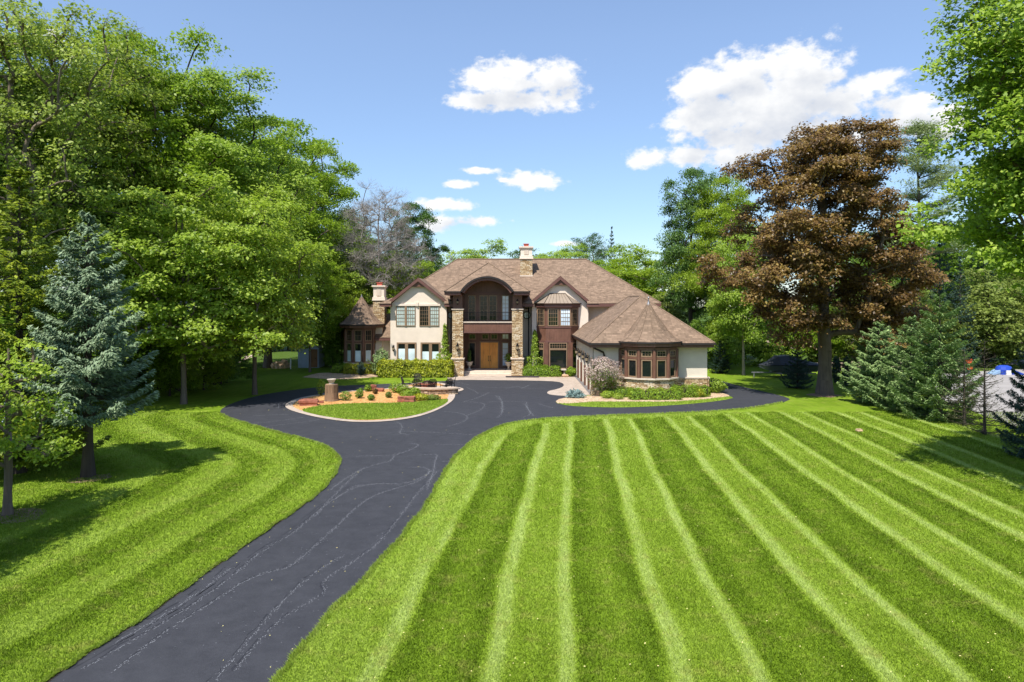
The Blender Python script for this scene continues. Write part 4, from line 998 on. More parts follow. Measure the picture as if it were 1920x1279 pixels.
# --- conifers
def conifer(name, seed, H, R, z0, mat, bark, tr=.16, nw=22, nb=9, tuft=.17, per=150, droop=.28, taper=.85, dens=1.0, asp=.30, dead=0):
    g = np.random.default_rng(seed); P0=[];P1=[];R0=[];R1=[]; LC=[];LN=[];LT=[];LS=[];TN=[]
    nt = 10
    for i in range(nt):
        P0.append((0,0,H*i/nt)); P1.append((0,0,H*(i+1)/nt)); R0.append(tr*(1-i/nt)*(1.35 if i == 0 else 1)+.012); R1.append(tr*(1-(i+1)/nt)+.012)
    for w in range(nw):
        f = w/(nw-1); z = z0 + (H*.985-z0)*f**.93; rad = R*max(.03, (1-f))**taper * g.uniform(.86, 1.08)
        if f < .12: rad *= .82 + f*1.5
        k = max(4, int(nb*(.55+.45*(1-f))+.5)); ph = g.uniform(0, 6.28)
        for b in range(k):
            a = ph + 2*math.pi*b/k + g.normal(0, .16); L = rad*g.uniform(.72, 1.12)
            if g.uniform() > dens: L *= .45
            zz = z + g.normal(0, .07); el = .32*f - droop*(1-f)
            n = 7; ts = np.linspace(0, 1, n+1)
            px = np.cos(a)*L*ts; py = np.sin(a)*L*ts; pz = zz + L*(el*ts + (.30*(1-f)+.12)*ts**2.4)
            B = np.stack([px, py, pz], 1)
            for i in range(n):
                P0.append(B[i]); P1.append(B[i+1]); R0.append(.03*(1-i/n)*(.4+.6*(1-f))+.004); R1.append(.03*(1-(i+1)/n)*(.4+.6*(1-f))+.004)
            m_ = int(per * max(.22, L/R) ** 1.25); 
            t = g.uniform(.16, 1.02, m_) ** .75
            wd = L*.30*np.sin(np.clip(t, 0, 1)*2.6+.35)*g.uniform(-1, 1, m_)
            dx, dy = math.cos(a), math.sin(a)
            c = np.stack([dx*L*t - dy*wd, dy*L*t + dx*wd, np.interp(t, ts, pz) - .10*np.abs(wd) + g.normal(0, .028, m_)], 1)
            hang = g.uniform(0, 1, m_) < .22; c[hang, 2] -= g.uniform(.03, .16, hang.sum())
            LC.append(c); sw = np.sign(wd)
            LT.append(np.stack([dx*.8 - dy*sw*.6, dy*.8 + dx*sw*.6, np.full(m_, .10) - .6*hang], 1) + g.normal(0, .22, (m_, 3)))
            LN.append(np.stack([np.full(m_, dx*.15-.15), np.full(m_, dy*.15-.30), np.full(m_, 1.0)], 1) + g.normal(0, .34, (m_, 3)))
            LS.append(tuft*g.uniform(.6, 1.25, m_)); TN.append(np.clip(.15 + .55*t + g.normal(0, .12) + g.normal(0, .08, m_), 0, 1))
    tm = seg_mesh(name+'_trunk', P0, P1, R0, R1, 7, bark)
    g2 = np.random.default_rng(seed+99)
    cm = leaf_mesh(name+'_crown', np.concatenate(LC), np.concatenate(LN), np.concatenate(LS), np.concatenate(TN), mat, g2, asp=asp, T=np.concatenate(LT), fold=.06)
    return tm, cm
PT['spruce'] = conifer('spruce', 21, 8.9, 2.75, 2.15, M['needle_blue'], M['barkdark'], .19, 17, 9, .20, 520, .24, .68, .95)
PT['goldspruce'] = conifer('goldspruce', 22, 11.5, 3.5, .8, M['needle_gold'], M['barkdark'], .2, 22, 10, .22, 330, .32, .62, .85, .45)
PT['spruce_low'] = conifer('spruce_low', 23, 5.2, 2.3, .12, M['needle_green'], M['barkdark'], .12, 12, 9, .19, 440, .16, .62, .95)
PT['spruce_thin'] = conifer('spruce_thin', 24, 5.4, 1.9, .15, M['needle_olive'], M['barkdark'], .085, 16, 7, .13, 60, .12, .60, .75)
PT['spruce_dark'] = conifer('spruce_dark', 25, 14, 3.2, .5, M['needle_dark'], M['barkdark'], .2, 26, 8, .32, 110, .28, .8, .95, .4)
# --- leafy clouds for hedges and shrubs
def cloud_leaves(name, sampler, n, size, mat, seed, asp=.6):
    g = np.random.default_rng(seed); C, Nn = sampler(g, n)
    cell = np.floor(C*2.2); h = np.abs(np.sin(cell @ np.array([12.9, 78.2, 37.7]))*43758.5) % 1
    return leaf_mesh(name, C, Nn + g.normal(0, .55, C.shape), size*g.uniform(.6, 1.3, len(C)), np.clip(.2+.6*h + g.normal(0, .12, len(C)), 0, 1), mat, g, asp)
def hedge_sampler(L, W, Hh, rnd=.32, bump=.07, curve=None):
    def f(g, n):
        per = np.array([L*W, L*Hh, L*Hh, W*Hh, W*Hh]); fc = g.choice(5, n, p=per/per.sum())
        u = g.uniform(-.5, .5, n); v = g.uniform(-.5, .5, n); C = np.zeros((n, 3)); Nn = np.zeros((n, 3))
        for k in range(5):
            m_ = fc == k
            if k == 0: C[m_] = np.stack([u[m_]*L, v[m_]*W, np.full(m_.sum(), Hh)], 1); Nn[m_] = (0,0,1)
            elif k < 3: s = -1 if k == 1 else 1; C[m_] = np.stack([u[m_]*L, np.full(m_.sum(), s*W/2), (v[m_]+.5)*Hh], 1); Nn[m_] = (0,s,.25)
            else: s = -1 if k == 3 else 1; C[m_] = np.stack([np.full(m_.sum(), s*L/2), u[m_]*W, (v[m_]+.5)*Hh], 1); Nn[m_] = (s,0,.25)
        # round the shoulders
        c0 = np.stack([np.clip(C[:,0], -L/2+rnd, L/2-rnd), np.clip(C[:,1], -W/2+rnd, W/2-rnd), np.minimum(C[:,2], Hh-rnd)], 1)
        d = C - c0; ln = np.linalg.norm(d, axis=1, keepdims=True)+1e-6; r = np.minimum(ln, rnd); C = c0 + d/ln*r
        b = bump*(np.sin(C[:,0]*4.3+1)+np.sin(C[:,0]*9.1+C[:,2]*6)+np.sin(C[:,2]*7+C[:,1]*5+2))/2
        C += d/ln*(b[:,None] + g.normal(0, .05, (n, 1)) - np.abs(g.normal(0, .05, (n, 1))))
        low = C[:,2] < .18; C[low, 0] *= .985
        if curve: C[:,1] += curve*(C[:,0]**2)
        C[:,2] = np.maximum(C[:,2], .02)
        return C, Nn + d/ln*.5
    return f
def ball_sampler(rx, ry, rz, zc, bump=.12, inner=.55):
    def f(g, n):
        d = unit(g, n); r = g.uniform(inner**3, 1, n)**(1/3)
        b = 1 + bump*(np.sin(6*d[:,0]+2)+np.sin(7*d[:,1]+d[:,2]*5)+np.sin(5*d[:,2]+4*d[:,0]))/2
        C = d*(r*b)[:,None]*np.array([rx, ry, rz]) + np.array([0, 0, zc]); C[:,2] = np.maximum(C[:,2], .02)
        return C, d + np.array([0, 0, .4])
    return f
def stems(name, n, h, spread, r, mat, seed):
    g = np.random.default_rng(seed); P0=[];P1=[];R0=[];R1=[]
    for k in range(n):
        a = g.uniform(0, 6.28); b = np.array([g.normal(0, .03), g.normal(0, .03), 0]); s = spread*g.uniform(.3, 1)
        for i in range(3):
            e = np.array([math.cos(a)*s*(i+1)/3, math.sin(a)*s*(i+1)/3, h*(i+1)/3]); P0.append(b); P1.append(e); R0.append(r*(1-i*.25)); R1.append(r*(.75-i*.25)); b = e
    return seg_mesh(name, P0, P1, R0, R1, 5, mat)
def hedge(name, label, cx, cy, L, W, Hh, mat, n, size, seed, rz=0, group=None, cat='hedge', rnd=.3, curve=None, bump=.07):
    t = thing(name, (cx, cy, 0), label, cat, group); t.rotation_euler = (0, 0, rz)
    mobj('foliage', cloud_leaves(name, hedge_sampler(L, W, Hh, rnd, bump, curve), n, size, M[mat], seed), t)
    g = np.random.default_rng(seed); P0=[];P1=[]                      # a thicket of stems that keeps the inside dark
    for k in range(int(70*L)):
        x = g.uniform(-L/2+.12, L/2-.12); y = g.uniform(-W/2+.12, W/2-.12); yy = (curve or 0)*x*x
        P0.append((x, y+yy, 0)); P1.append((x+g.normal(0,.07), y+yy+g.normal(0,.07), Hh*g.uniform(.75,.93)))
    mobj('stems', seg_mesh(name+'_stems', P0, P1, np.full(len(P0), .035), np.full(len(P0), .022), 4, M['barkdark']), t)
    return t
def shrub(name, label, cx, cy, rx, rz_, mat, n, size, seed, z=0, zc=None, ns=7, cat='shrub', group=None, ry=None, asp=.6, bump=.14):
    t = thing(name, (cx, cy, z), label, cat, group)
    zc = rz_*.95 if zc is None else zc
    mobj('foliage', cloud_leaves(name, ball_sampler(rx, ry or rx, rz_, zc, bump), n, size, M[mat], seed, asp), t)
    mobj('stems', stems(name+'_stems', ns, zc, rx*.7, .014, M['barkdark'], seed), t)
    return t
# ------------------------------------------------------------------ place the trees
FOREST_L = 'broadleaf trees along the left side'; FOREST_R = 'trees along the right side'; BACKT = 'trees behind the house'
def tr_(name, proto, px, Y, top, label, leaf=None, bark=None, rz=0, wide=1.0, group=None, cat='tree'):
    H0 = {'tall_a': 21.6, 'tall_b': 21.7, 'mid': 12.3, 'bushy': 8.3, 'airy': 22.0, 'bare': 17.8, 'spruce': 8.9, 'goldspruce': 11.5, 'spruce_low': 5.2, 'spruce_thin': 5.4, 'spruce_dark': 14.0}[proto]
    s = ZAT(top, Y) / H0
    return tree_obj(name, PT[proto], (XAT(px, Y), Y, 0), label, cat, group, rz, (s*wide, s*wide, s), leaf, bark)
# left wood, front to back
tr_('broadleaf_tree', 'airy', 20, 36, -30, 'tall thin-leaved tree with bare grey twigs at the left edge of the photo', rz=.4, group=FOREST_L)
tr_('broadleaf_tree', 'tall_a', -60, 41, 0, 'tall dense bright green tree cut off by the left edge of the photo', 'leaf_mid', rz=1.0, group=FOREST_L)
tr_('broadleaf_tree', 'airy', 165, 44, 30, 'thin-leaved tall tree with many bare grey twigs, second from the left edge', rz=2.2, group=FOREST_L)
tr_('broadleaf_tree', 'tall_a', 262, 49, 48, 'tallest bright green tree, standing behind the top of the blue spruce', rz=2.9, group=FOREST_L)
tr_('broadleaf_tree', 'tall_b', 405, 50, 118, 'tall bright green tree with dark bent limbs, stepping down from the tallest one', 'leaf_bright', 'barkdark', rz=.7, group=FOREST_L)
tr_('broadleaf_tree', 'mid', 345, 40, 330, 'lime green lower tree spreading over the lawn right of the blue spruce', rz=.5, wide=1.12, group=FOREST_L)
tr_('broadleaf_tree', 'mid', 478, 44.2, 345, 'lime green tree on a slim grey trunk beside the left end of the driveway', rz=2.0, group=FOREST_L)
tr_('broadleaf_tree', 'tall_b', 503, 63, 205, 'tall green tree on a thick dark trunk beyond the end of the driveway', 'leaf_bright', 'bark', rz=3.3, group=FOREST_L)
tr_('broadleaf_tree', 'tall_a', 592, 73, 262, 'tall green tree just left of the grey leafless tree', 'leaf_bright', rz=4.4, wide=.86, group=FOREST_L)
tr_('broadleaf_tree', 'mid', 581, 59, 465, 'small green tree on a slender trunk in front of the blue-grey shed', 'leaf_bright', rz=4.0, wide=.85, group=FOREST_L)
tr_('dead_tree', 'bare', 708, 67, 345, 'grey leafless twiggy tree above the round tower roof', rz=1.2, wide=1.08)
tr_('broadleaf_tree', 'tall_b', 768, 76, 372, 'dark green tree right of the grey leafless tree', 'leaf_dark', 'barkdark', rz=2.4, wide=.85, group=FOREST_L)
tr_('dead_tree', 'bare', 806, 84, 476, 'low grey half-leafless tree beyond the left slope of the main roof', rz=3.0, wide=1.0)
tr_('broadleaf_tree', 'mid', 826, 82, 486, 'low dark tree peeping over the left slope of the main roof', 'leaf_dark', rz=4.2, wide=1.15, group=FOREST_L)
tr_('broadleaf_tree', 'mid', 668, 68, 448, 'mid green tree rising right behind the round tower roof', 'leaf_bright', rz=1.0, wide=.95, group=FOREST_L)
tr_('broadleaf_tree', 'mid', 748, 68, 470, 'bright green tree between the left chimney and the gable', 'leaf_bright', rz=2.7, wide=1.1, group=FOREST_L)
tr_('broadleaf_tree', 'mid', 632, 64, 515, 'bright green tree left of the round tower', 'leaf_lime', rz=5.0, wide=1.0, group=FOREST_L)
UND = 'understory of the left wood'
for px, Y, top, lf, lb, rz in ((540, 88, 560, 'leaf_bright', 'sunlit low bush far back left of the shed', .3), (606, 67.5, 600, 'leaf_bright', 'green low bush right behind the blue-grey shed', 1.7), (640, 62.5, 600, 'leaf_mid', 'shaded low bush at the left foot of the round tower', 2.9),
        (430, 64, 575, 'leaf_mid', 'dark leafy sapling between the trunks in front of the tan gravel drive', 4.1), (330, 55, 600, 'leaf_bright', 'low bright bush right of the foot of the blue spruce', 5.1), (285, 47, 655, 'leaf_mid', 'small leafy bush under the right-hand branches of the blue spruce', .9),
        (90, 41, 520, 'leaf_mid', 'shaded bush behind the golden conifer', 2.0), (318, 43.5, 628, 'leaf_bright', 'low leafy bush under the lime green tree, nearest the blue spruce', 2.6), (382, 46.5, 640, 'leaf_lime', 'low lime bush between the lime green trees', 3.7), (425, 51, 610, 'leaf_mid', 'slim leafy sapling left of the slim grey trunk', 1.2), (215, 45, 560, 'leaf_mid', 'shaded bush behind the middle of the blue spruce', 3.3), (-40, 34, 480, 'leaf_mid', 'shaded bush at the left edge behind the sapling', 3.9)):
    tr_('understory_bush', 'bushy', px, Y, top, lb, lf, rz=rz, group=UND, cat='bush')
for px, Y, top, lf, lb, rz, pr in ((30, 66, 120, 'leaf_mid', 'far green tree filling the gap behind the two leftmost trees', 1.1, 'tall_a'), (200, 72, 190, 'leaf_mid', 'far green tree behind the middle of the left wood', 2.3, 'tall_b'), (350, 96, 260, 'leaf_mid', 'far green tree showing between the tallest trees of the left wood', 3.8, 'tall_a'),
        (470, 84, 270, 'leaf_mid', 'far green tree behind the slim-trunked lime tree', 4.9, 'tall_b'), (660, 88, 400, 'leaf_dark', 'far dark tree behind the grey leafless tree', 5.6, 'tall_a')):
    tr_('broadleaf_tree', pr, px, Y, top, lb, lf, rz=rz, group=FOREST_L)
# conifers at the left
tr_('blue_spruce', 'spruce', 165, 23.1, 402, 'silvery blue spruce on a bare dark trunk in the left lawn', rz=.6, wide=.92, cat='spruce')
tr_('golden_conifer', 'goldspruce', 36, 23.6, 318, 'large yellow-green conifer at the left edge of the photo', rz=1.9, cat='conifer')
PT['sapling'] = decid('sapling', 31, [(.2,.1,3.0,1.25,1.25,1.9),(1.0,-.2,2.3,.9,.9,.9)], 30, .48, 4.6, .10, .2, 7, 15, M['leaf_lime'], M['bark'], csize=.40, spr=.17, ls=.115)
tree_obj('leafy_sapling', PT['sapling'], (*G(14, 966), 0), 'young leafy tree with a pale trunk in the lawn at the left edge', 'tree')
tree_obj('broadleaf_tree', PT['mid'], (-16.3, 13.2, 0), 'broadleaf tree just outside the left edge whose shadow falls on the lawn', 'tree', rz=.8, sc=.85)
# behind the house
for px, Y, top, lf, lb, rz, pr, wd in ((905, 92, 452, 'leaf_bright', 'bright round tree showing over the roof left of the main chimney', .2, 'mid', 1.15), (1052, 96, 458, 'leaf_bright', 'bright tree showing over the roof just right of the main chimney', 1.3, 'mid', 1.35),
        (985, 112, 462, 'leaf_dark', 'dark low tree directly behind the main chimney', 2.2, 'mid', 1.1), (1112, 100, 432, 'leaf_dark', 'thin dark tree over the right end of the roof ridge', 3.2, 'airy', .75),
        (1205, 78, 462, 'leaf_lime', 'bright lime green tree beyond the right slope of the main roof', 4.4, 'mid', 1.5), (1165, 90, 470, 'leaf_bright', 'green tree peeping over the right end of the main roof', 5.0, 'mid', 1.3),
        (1255, 72, 540, 'leaf_olive', 'pale olive tree beyond the garage roof', .8, 'mid', 1.3), (860, 110, 478, 'leaf_mid', 'far low tree at the left end of the roof ridge', 1.9, 'mid', 1.2)):
    tr_('broadleaf_tree', pr, px, Y, top, lb, lf, rz=rz, group=BACKT, wide=wd)
tr_('pointed_conifer', 'spruce_dark', 1147, 104, 424, 'narrow dark pointed conifer over the right end of the roof ridge', rz=.4, wide=.55, cat='conifer')
# right side
tr_('broadleaf_tree', 'tall_b', 1296, 66, 306, 'tall dark green tree left of the purple maple', 'leaf_dark', 'barkdark', rz=1.5, wide=.78, group=FOREST_R)
tr_('broadleaf_tree', 'tall_a', 1362, 62, 322, 'tall lime green tree with a dark trunk, half behind the purple maple', 'leaf_lime', 'barkdark', rz=3.0, wide=.72, group=FOREST_R)
tr_('broadleaf_tree', 'mid', 1394, 56.7, 420, 'green tree on a pale straight trunk beyond the right end of the driveway', 'leaf_bright', 'barkpale', rz=.9, wide=.8, group=FOREST_R)
for px, Y, top, lf, lb, rz, wd in ((1440, 66, 575, 'leaf_bright', 'bright green bush between the pale trunk and the purple maple', .4, 1.2), (1350, 63, 585, 'leaf_bright', 'bright bush left of the pale straight trunk', 1.4, .9), (1500, 68, 560, 'leaf_bright', 'sunlit bush just left of the purple maple trunk', 2.4, 1.2),
        (1590, 66, 560, 'leaf_olive', 'olive bush right of the purple maple trunk', 3.4, 1.2), (1300, 62, 600, 'leaf_mid', 'dark bush beyond the right wall of the garage wing', 4.4, .9), (1370, 75, 560, 'leaf_mid', 'shaded bush in the gap behind the pale straight trunk', 5.2, 1.3),
        (1545, 82, 540, 'leaf_mid', 'shaded bush far behind the purple maple trunk', 5.8, 1.6), (1660, 74, 520, 'leaf_olive', 'pale olive bush behind the green spruces', .9, 1.3), (1740, 60, 545, 'leaf_olive', 'pale olive bush between the spruces and the pine', 2.0, .8)):
    tr_('understory_bush', 'bushy', px, Y, top, lb, lf, rz=rz, wide=wd, group='understory at the right', cat='bush')
for px, Y, top, lf, lb, rz, wd, pr in ((1850, 66, 505, 'leaf_olive', 'pale olive willow-like tree beyond the gravel lot', 1.0, 1.25, 'bushy'), (1945, 68, 480, 'leaf_olive', 'olive tree beyond the gravel lot at the right edge', 2.4, 1.1, 'bushy'), (1800, 110, 420, 'leaf_mid', 'far hazy green tree seen right of the pine trunk', 1.7, 1.4, 'mid'), (1720, 120, 440, 'leaf_dark', 'far dark tree low behind the pine trunk', 2.7, 1.5, 'mid'), (1590, 105, 470, 'leaf_mid', 'far green tree low behind the purple maple crown', .6, 1.5, 'mid'), (1905, 84, 420, 'leaf_mid', 'far green tree behind the lot at the right edge', 3.3, 1.0, 'tall_a'), (1640, 92, 430, 'leaf_mid', 'far green tree between the purple maple and the pine', 4.0, 1.0, 'tall_b')):
    tr_('broadleaf_tree', pr, px, Y, top, lb, lf, rz=rz, wide=wd, group=FOREST_R)
for px, Y, top, lb, rz, wd in ((1762, 66, 420, 'dark pointed spruce left of the pine trunk', .2, .8), (1800, 58, 480, 'dark spruce under the bright maple boughs', 1.4, .8), (1700, 78, 455, 'dark distant spruce behind the purple maple', 2.6, .8), (1845, 72, 400, 'tallest dark spruce behind the bright maple boughs', 3.6, .8)):
    tr_('dark_spruce', 'spruce_dark', px, Y, top, lb, rz=rz, wide=wd, group='dark spruces at the right', cat='spruce')
# purple maple
PT['purple'] = decid('purple', 41, [(-.6,0,12.2,4.6,4.4,5.4),(-3.6,-.6,7.4,3.7,3.2,2.3),(3.2,-.6,8.6,3.6,3.4,3.6),(1.2,.3,15.0,3.9,3.4,2.6),(-6.2,-.4,8.1,2.0,2.0,1.5),(4.6,.2,5.0,2.4,2.2,1.8),(2.6,.2,16.2,2.2,2.0,1.4),(-1.9,-.8,14.6,3.0,2.8,2.3),(3.6,-1.0,4.2,2.4,2.0,1.3),(-2.4,-1.2,5.2,2.2,1.8,1.2)], 172, 1.22, 13, .43, .2, 19, 46, M['leaf_purple'], M['bark'], csize=1.12, spr=.26, ls=.18)
tree_obj('purple_maple', PT['purple'], (20.4, 44.7, 0), 'large maple with dark purple-bronze leaves on a thick grey trunk', 'tree', sc=(.88,1.25,1.0))
# bright maple in the right foreground
PT['front'] = decid('front', 43, [(1.2,0,10.5,4.3,4.2,5.2),(-1.6,-.4,12.6,2.8,2.9,3.4),(-1.3,.2,8.6,2.6,2.6,2.4),(1.8,-1,6.8,3.6,3.4,2.2)], 230, .78, 11, .26, .2, 15, 42, M['leaf_bright'], M['bark'], csize=1.0, spr=.24, ls=.15)
tree_obj('bright_maple', PT['front'], (17.4, 20.6, 0), 'bright green maple filling the top right corner, trunk outside the photo', 'tree', leaf='leaf_bright')
# white pine: tiers of long open boughs
def pine(name, seed, H, R, z0, mat, bark):
    g = np.random.default_rng(seed); P0=[];P1=[];R0=[];R1=[];LC=[];LN=[];LT=[];LS=[];TN=[]
    for i in range(12): P0.append((.1*math.sin(i),0,H*i/12)); P1.append((.1*math.sin(i+1),0,H*(i+1)/12)); R0.append(.32*(1-i/12)+.03); R1.append(.32*(1-(i+1)/12)+.03)
    for w in range(12):
        f = w/11; z = z0 + (H-z0)*f; 
        for b in range(5):
            a = g.uniform(0, 6.28); L = R*(1-.72*f)*g.uniform(.45, 1.1); up = .05 + .35*f + g.normal(0, .06)
            pts = [np.array([math.cos(a)*L*t, math.sin(a)*L*t, z + L*(up*t + .18*t*t)]) for t in np.linspace(0, 1, 7)]
            for i in range(6): P0.append(pts[i]); P1.append(pts[i+1]); R0.append(.055*(1-i/6)+.01); R1.append(.055*(1-(i+1)/6)+.01)
            for i in range(3, 7):
                for q in range(4):
                    c = pts[i] + np.array([g.normal(0, .34), g.normal(0, .34), g.normal(.12, .08)]); m_ = 34
                    LC.append(c + g.normal(0, 1, (m_, 3))*np.array([.34, .34, .11])); LN.append(np.array([0,0,1.]) + g.normal(0, .5, (m_, 3)))
                    LT.append(np.array([math.cos(a), math.sin(a), .5]) + g.normal(0, .6, (m_, 3))); LS.append(.30*g.uniform(.6, 1.2, m_)); TN.append(np.full(m_, g.uniform(.25, .8)))
    g2 = np.random.default_rng(seed+1)
    return seg_mesh(name+'_trunk', P0, P1, R0, R1, 6, bark), leaf_mesh(name+'_crown', np.concatenate(LC), np.concatenate(LN), np.concatenate(LS), np.concatenate(TN), mat, g2, asp=.22, T=np.concatenate(LT), fold=.05)
PT['pine'] = pine('pine', 51, 22, 5.6, 10.5, M['needle_pine'], M['bark'])
tree_obj('white_pine', PT['pine'], (XAT(1722, 65), 65, 0), 'tall open-branched pine against the sky right of the purple maple', 'pine')
# spruces along the right edge of the lawn
for px, py, top, lf, lb, rz, wd, pr in ((1648, 758, 608, None, 'green spruce at the left end of the row beside the right lawn', .3, 1.12, 'spruce_low'), (1708, 772, 598, None, 'green spruce second from the left in the row beside the right lawn', 1.6, 1.0, 'spruce_low'), (1762, 786, 556, None, 'tallest green spruce in the row beside the right lawn', 2.7, .82, 'spruce_low'),
        (1846, 815, 640, None, 'sparse brownish spruce with a bare dark stem beside the gravel lot', 3.9, .95, 'spruce_thin'), (1808, 798, 655, None, 'thin brownish low spruce right of the tallest green spruce', 5.0, 1.1, 'spruce_thin'), (1940, 858, 640, 'needle_dark', 'dark blue-green spruce cut off by the right edge', 4.8, .78, 'spruce_low'),
        (1495, 728, 652, 'needle_dark', 'small dark spruce left of the purple maple trunk', .9, 1.0, 'spruce_low'), (1350, 700, 640, 'needle_dark', 'small dark spruce in the shade behind the garage wing', 2.2, .9, 'spruce_low'), (1640, 722, 560, 'needle_green', 'pale green spruce behind the left end of the spruce row', 2.9, .7, 'spruce_low')):
    x, y = G(px, py); tr_('lawn_spruce', pr, px, y, top, lb, lf, rz=rz, wide=wd, group='spruces beside the right lawn', cat='spruce')
# ------------------------------------------------------------------ hedges and shrubs
hedge('golden_hedge', 'long clipped yellow-green hedge under the left gable windows', -7.75, 55.0, 5.95, 1.25, 1.32, 'hedge_gold', 15000, .135, 61)
hedge('low_hedge', 'low green hedge in front of the round tower', XAT(676, 57.6), 57.6, 2.7, .95, .78, 'hedge_gold', 5200, .10, 62)
hedge('low_hedge', 'short dark hedge left of the round tower', XAT(637, 58.4), 58.4, 1.3, .9, .72, 'hedge_green', 2600, .10, 63)
hedge('low_hedge', 'low clipped green hedge right of the porch pillar', XAT(1016, 55.2), 55.35, 3.05, .85, .80, 'hedge_green', 6500, .09, 64)
hedge('low_hedge', 'dark green hedge behind the lilac at the left of the garage windows', 6.95, 43.15, 1.9, .7, .56, 'hedge_green', 3600, .075, 65, bump=.09)
hedge('low_hedge', 'green hedge curving under the middle of the garage bay window', 8.75, 41.95, 3.1, .8, .62, 'hedge_green', 6800, .075, 66, curve=.035, bump=.10)
hedge('low_hedge', 'green hedge at the right corner of the garage wing', 11.25, 43.1, 2.5, .8, .68, 'hedge_green', 5600, .075, 67, rz=.22, bump=.10)
shrub('round_boxwood', 'ball-clipped boxwood beside the patio chairs', XAT(1071, 55.3), 55.3, .42, .42, 'hedge_green', 1500, .09, 68)
shrub('round_boxwood', 'tiny bright shrub at the right corner of the garage hedge', XAT(1308, 43.2), 43.0, .40, .30, 'hedge_gold', 1000, .07, 69)
shrub('leafy_perennial', 'dark leafy clump by the right corner of the garage wing', XAT(1339, 45.5), 45.2, .75, .50, 'leaf_bright', 1400, .12, 70)
shrub('leafy_perennial', 'small bright clump at the foot of the lilac', XAT(1140, 42.2), 42.5, .45, .24, 'leaf_lime', 700, .08, 71)
shrub('leafy_perennial', 'small bright clump between the lilac and the garage hedge', XAT(1160, 42.0), 42.0, .36, .20, 'leaf_lime', 500, .08, 72)
lil = shrub('lilac_bush', 'rounded lilac bush in pale pink bloom by the garage corner', XAT(1132, 43.4), 43.4, 1.12, .95, 'lilac', 6500, .085, 73, zc=1.60, ns=9, bump=.22)
mobj('green_leaves', cloud_leaves('lilac_leaves', ball_sampler(.98, .98, .95, 1.30, .2, .3), 2600, .10, M['leaf_mid'], 74), lil)
# dwarf blue spruce
def tuftball(name, label, cx, cy, rx, rz_, mat, n, size, seed, cat='shrub', z=0.0):
    t = thing(name, (cx, cy, z), label, cat); g = np.random.default_rng(seed)
    d = unit(g, n); d[:,2] = np.abs(d[:,2]); r = g.uniform(.3, 1, n)**.6; k = .75 + .25*np.sin(9*d[:,0]+2)*np.sin(8*d[:,1]+1)
    C = d*(r*k)[:,None]*np.array([rx, rx, rz_]) + np.array([0,0,.05])
    mobj('foliage', leaf_mesh(name, C, np.array([0,0,1.]) + g.normal(0, .5, (n,3)), size*g.uniform(.7,1.3,n), g.uniform(.3,.8,n), M[mat], g, .3, T=d+g.normal(0,.3,(n,3))), t)
    mobj('stems', stems(name+'_stems', 9, rz_*.7, rx*.8, .015, M['barkdark'], seed), t); return t
tuftball('dwarf_blue_spruce', 'dwarf silver-blue spruce in the gravel tip by the paver walk', XAT(1078, 42.9), 42.9, .78, .52, 'bluefir', 2400, .15, 75)
# climbing shrubs beside the porch pillars
def climber(name, label, cx, cy, H, R, seed, mat='leaf_bright'):
    t = thing(name, (cx, cy, 0), label, 'shrub'); g = np.random.default_rng(seed); n = 2600
    z = g.uniform(0, 1, n)**1.5; rad = R*np.where(z < .42, 1.0 - .25*z, .32*(1.02-z)/.58+.05); a = g.uniform(0, 6.28, n); q = g.uniform(.3, 1, n)**.5
    C = np.stack([np.cos(a)*rad*q, np.sin(a)*rad*q, z*H+.05], 1); C += g.normal(0, .05, C.shape)
    mobj('foliage', leaf_mesh(name, C, np.stack([np.cos(a), np.sin(a), np.full(n, .6)], 1) + g.normal(0, .5, (n,3)), .15*g.uniform(.6,1.3,n), np.clip(g.normal(.5,.2,n),0,1), M[mat], g), t)
    mobj('stems', stems(name+'_stems', 5, H*.9, .12, .025, M['barkdark'], seed), t); return t
climber('climbing_shrub', 'pointed leafy shrub at the left side of the left porch pillar', XAT(834, 56.2), 56.35, 4.1, .85, 81)
climber('climbing_shrub', 'pointed leafy shrub at the right side of the right porch pillar', XAT(1003, 56.4), 56.5, 3.6, .95, 82)
PT['tinyfir'] = conifer('tinyfir', 83, 2.1, 1.15, .05, M['needle_green'], M['barkdark'], .05, 13, 9, .14, 120, -.15, .45, .95, .4)
tree_obj('round_fir', PT['tinyfir'], (XAT(715, 56.4), 56.4, 0), 'small bushy fir between the round tower and the golden hedge', 'fir')
tree_obj('tiny_pine', PT['tinyfir'], (*G(677, 704), 0), 'tiny dark pine in the pale mulch before the low hedge', 'fir', sc=(.42,.42,.52), leaf='needle_dark')
PT['arbor'] = (stems('arbor_stem', 3, 1.6, .05, .03, M['barkdark'], 84), cloud_leaves('arbor', ball_sampler(.36, .36, 1.05, 1.0, .06, .5), 1800, .12, M['needle_dark'], 85))
for px, py, lb, lf, s in ((1568, 718, 'dark columnar arborvitae next to the purple maple trunk', None, 1.0), (1588, 724, 'dark columnar arborvitae nearest the spruce row', None, 1.05), (1598, 722, 'yellowish narrow arborvitae behind the dark ones', 'hedge_gold', .8)):
    tree_obj('arborvitae', PT['arbor'], (*G(px, py), 0), lb, 'arborvitae', 'arborvitae by the purple maple', leaf=lf, sc=(s*.9, s*.9, s), parts=('stem', 'crown'))
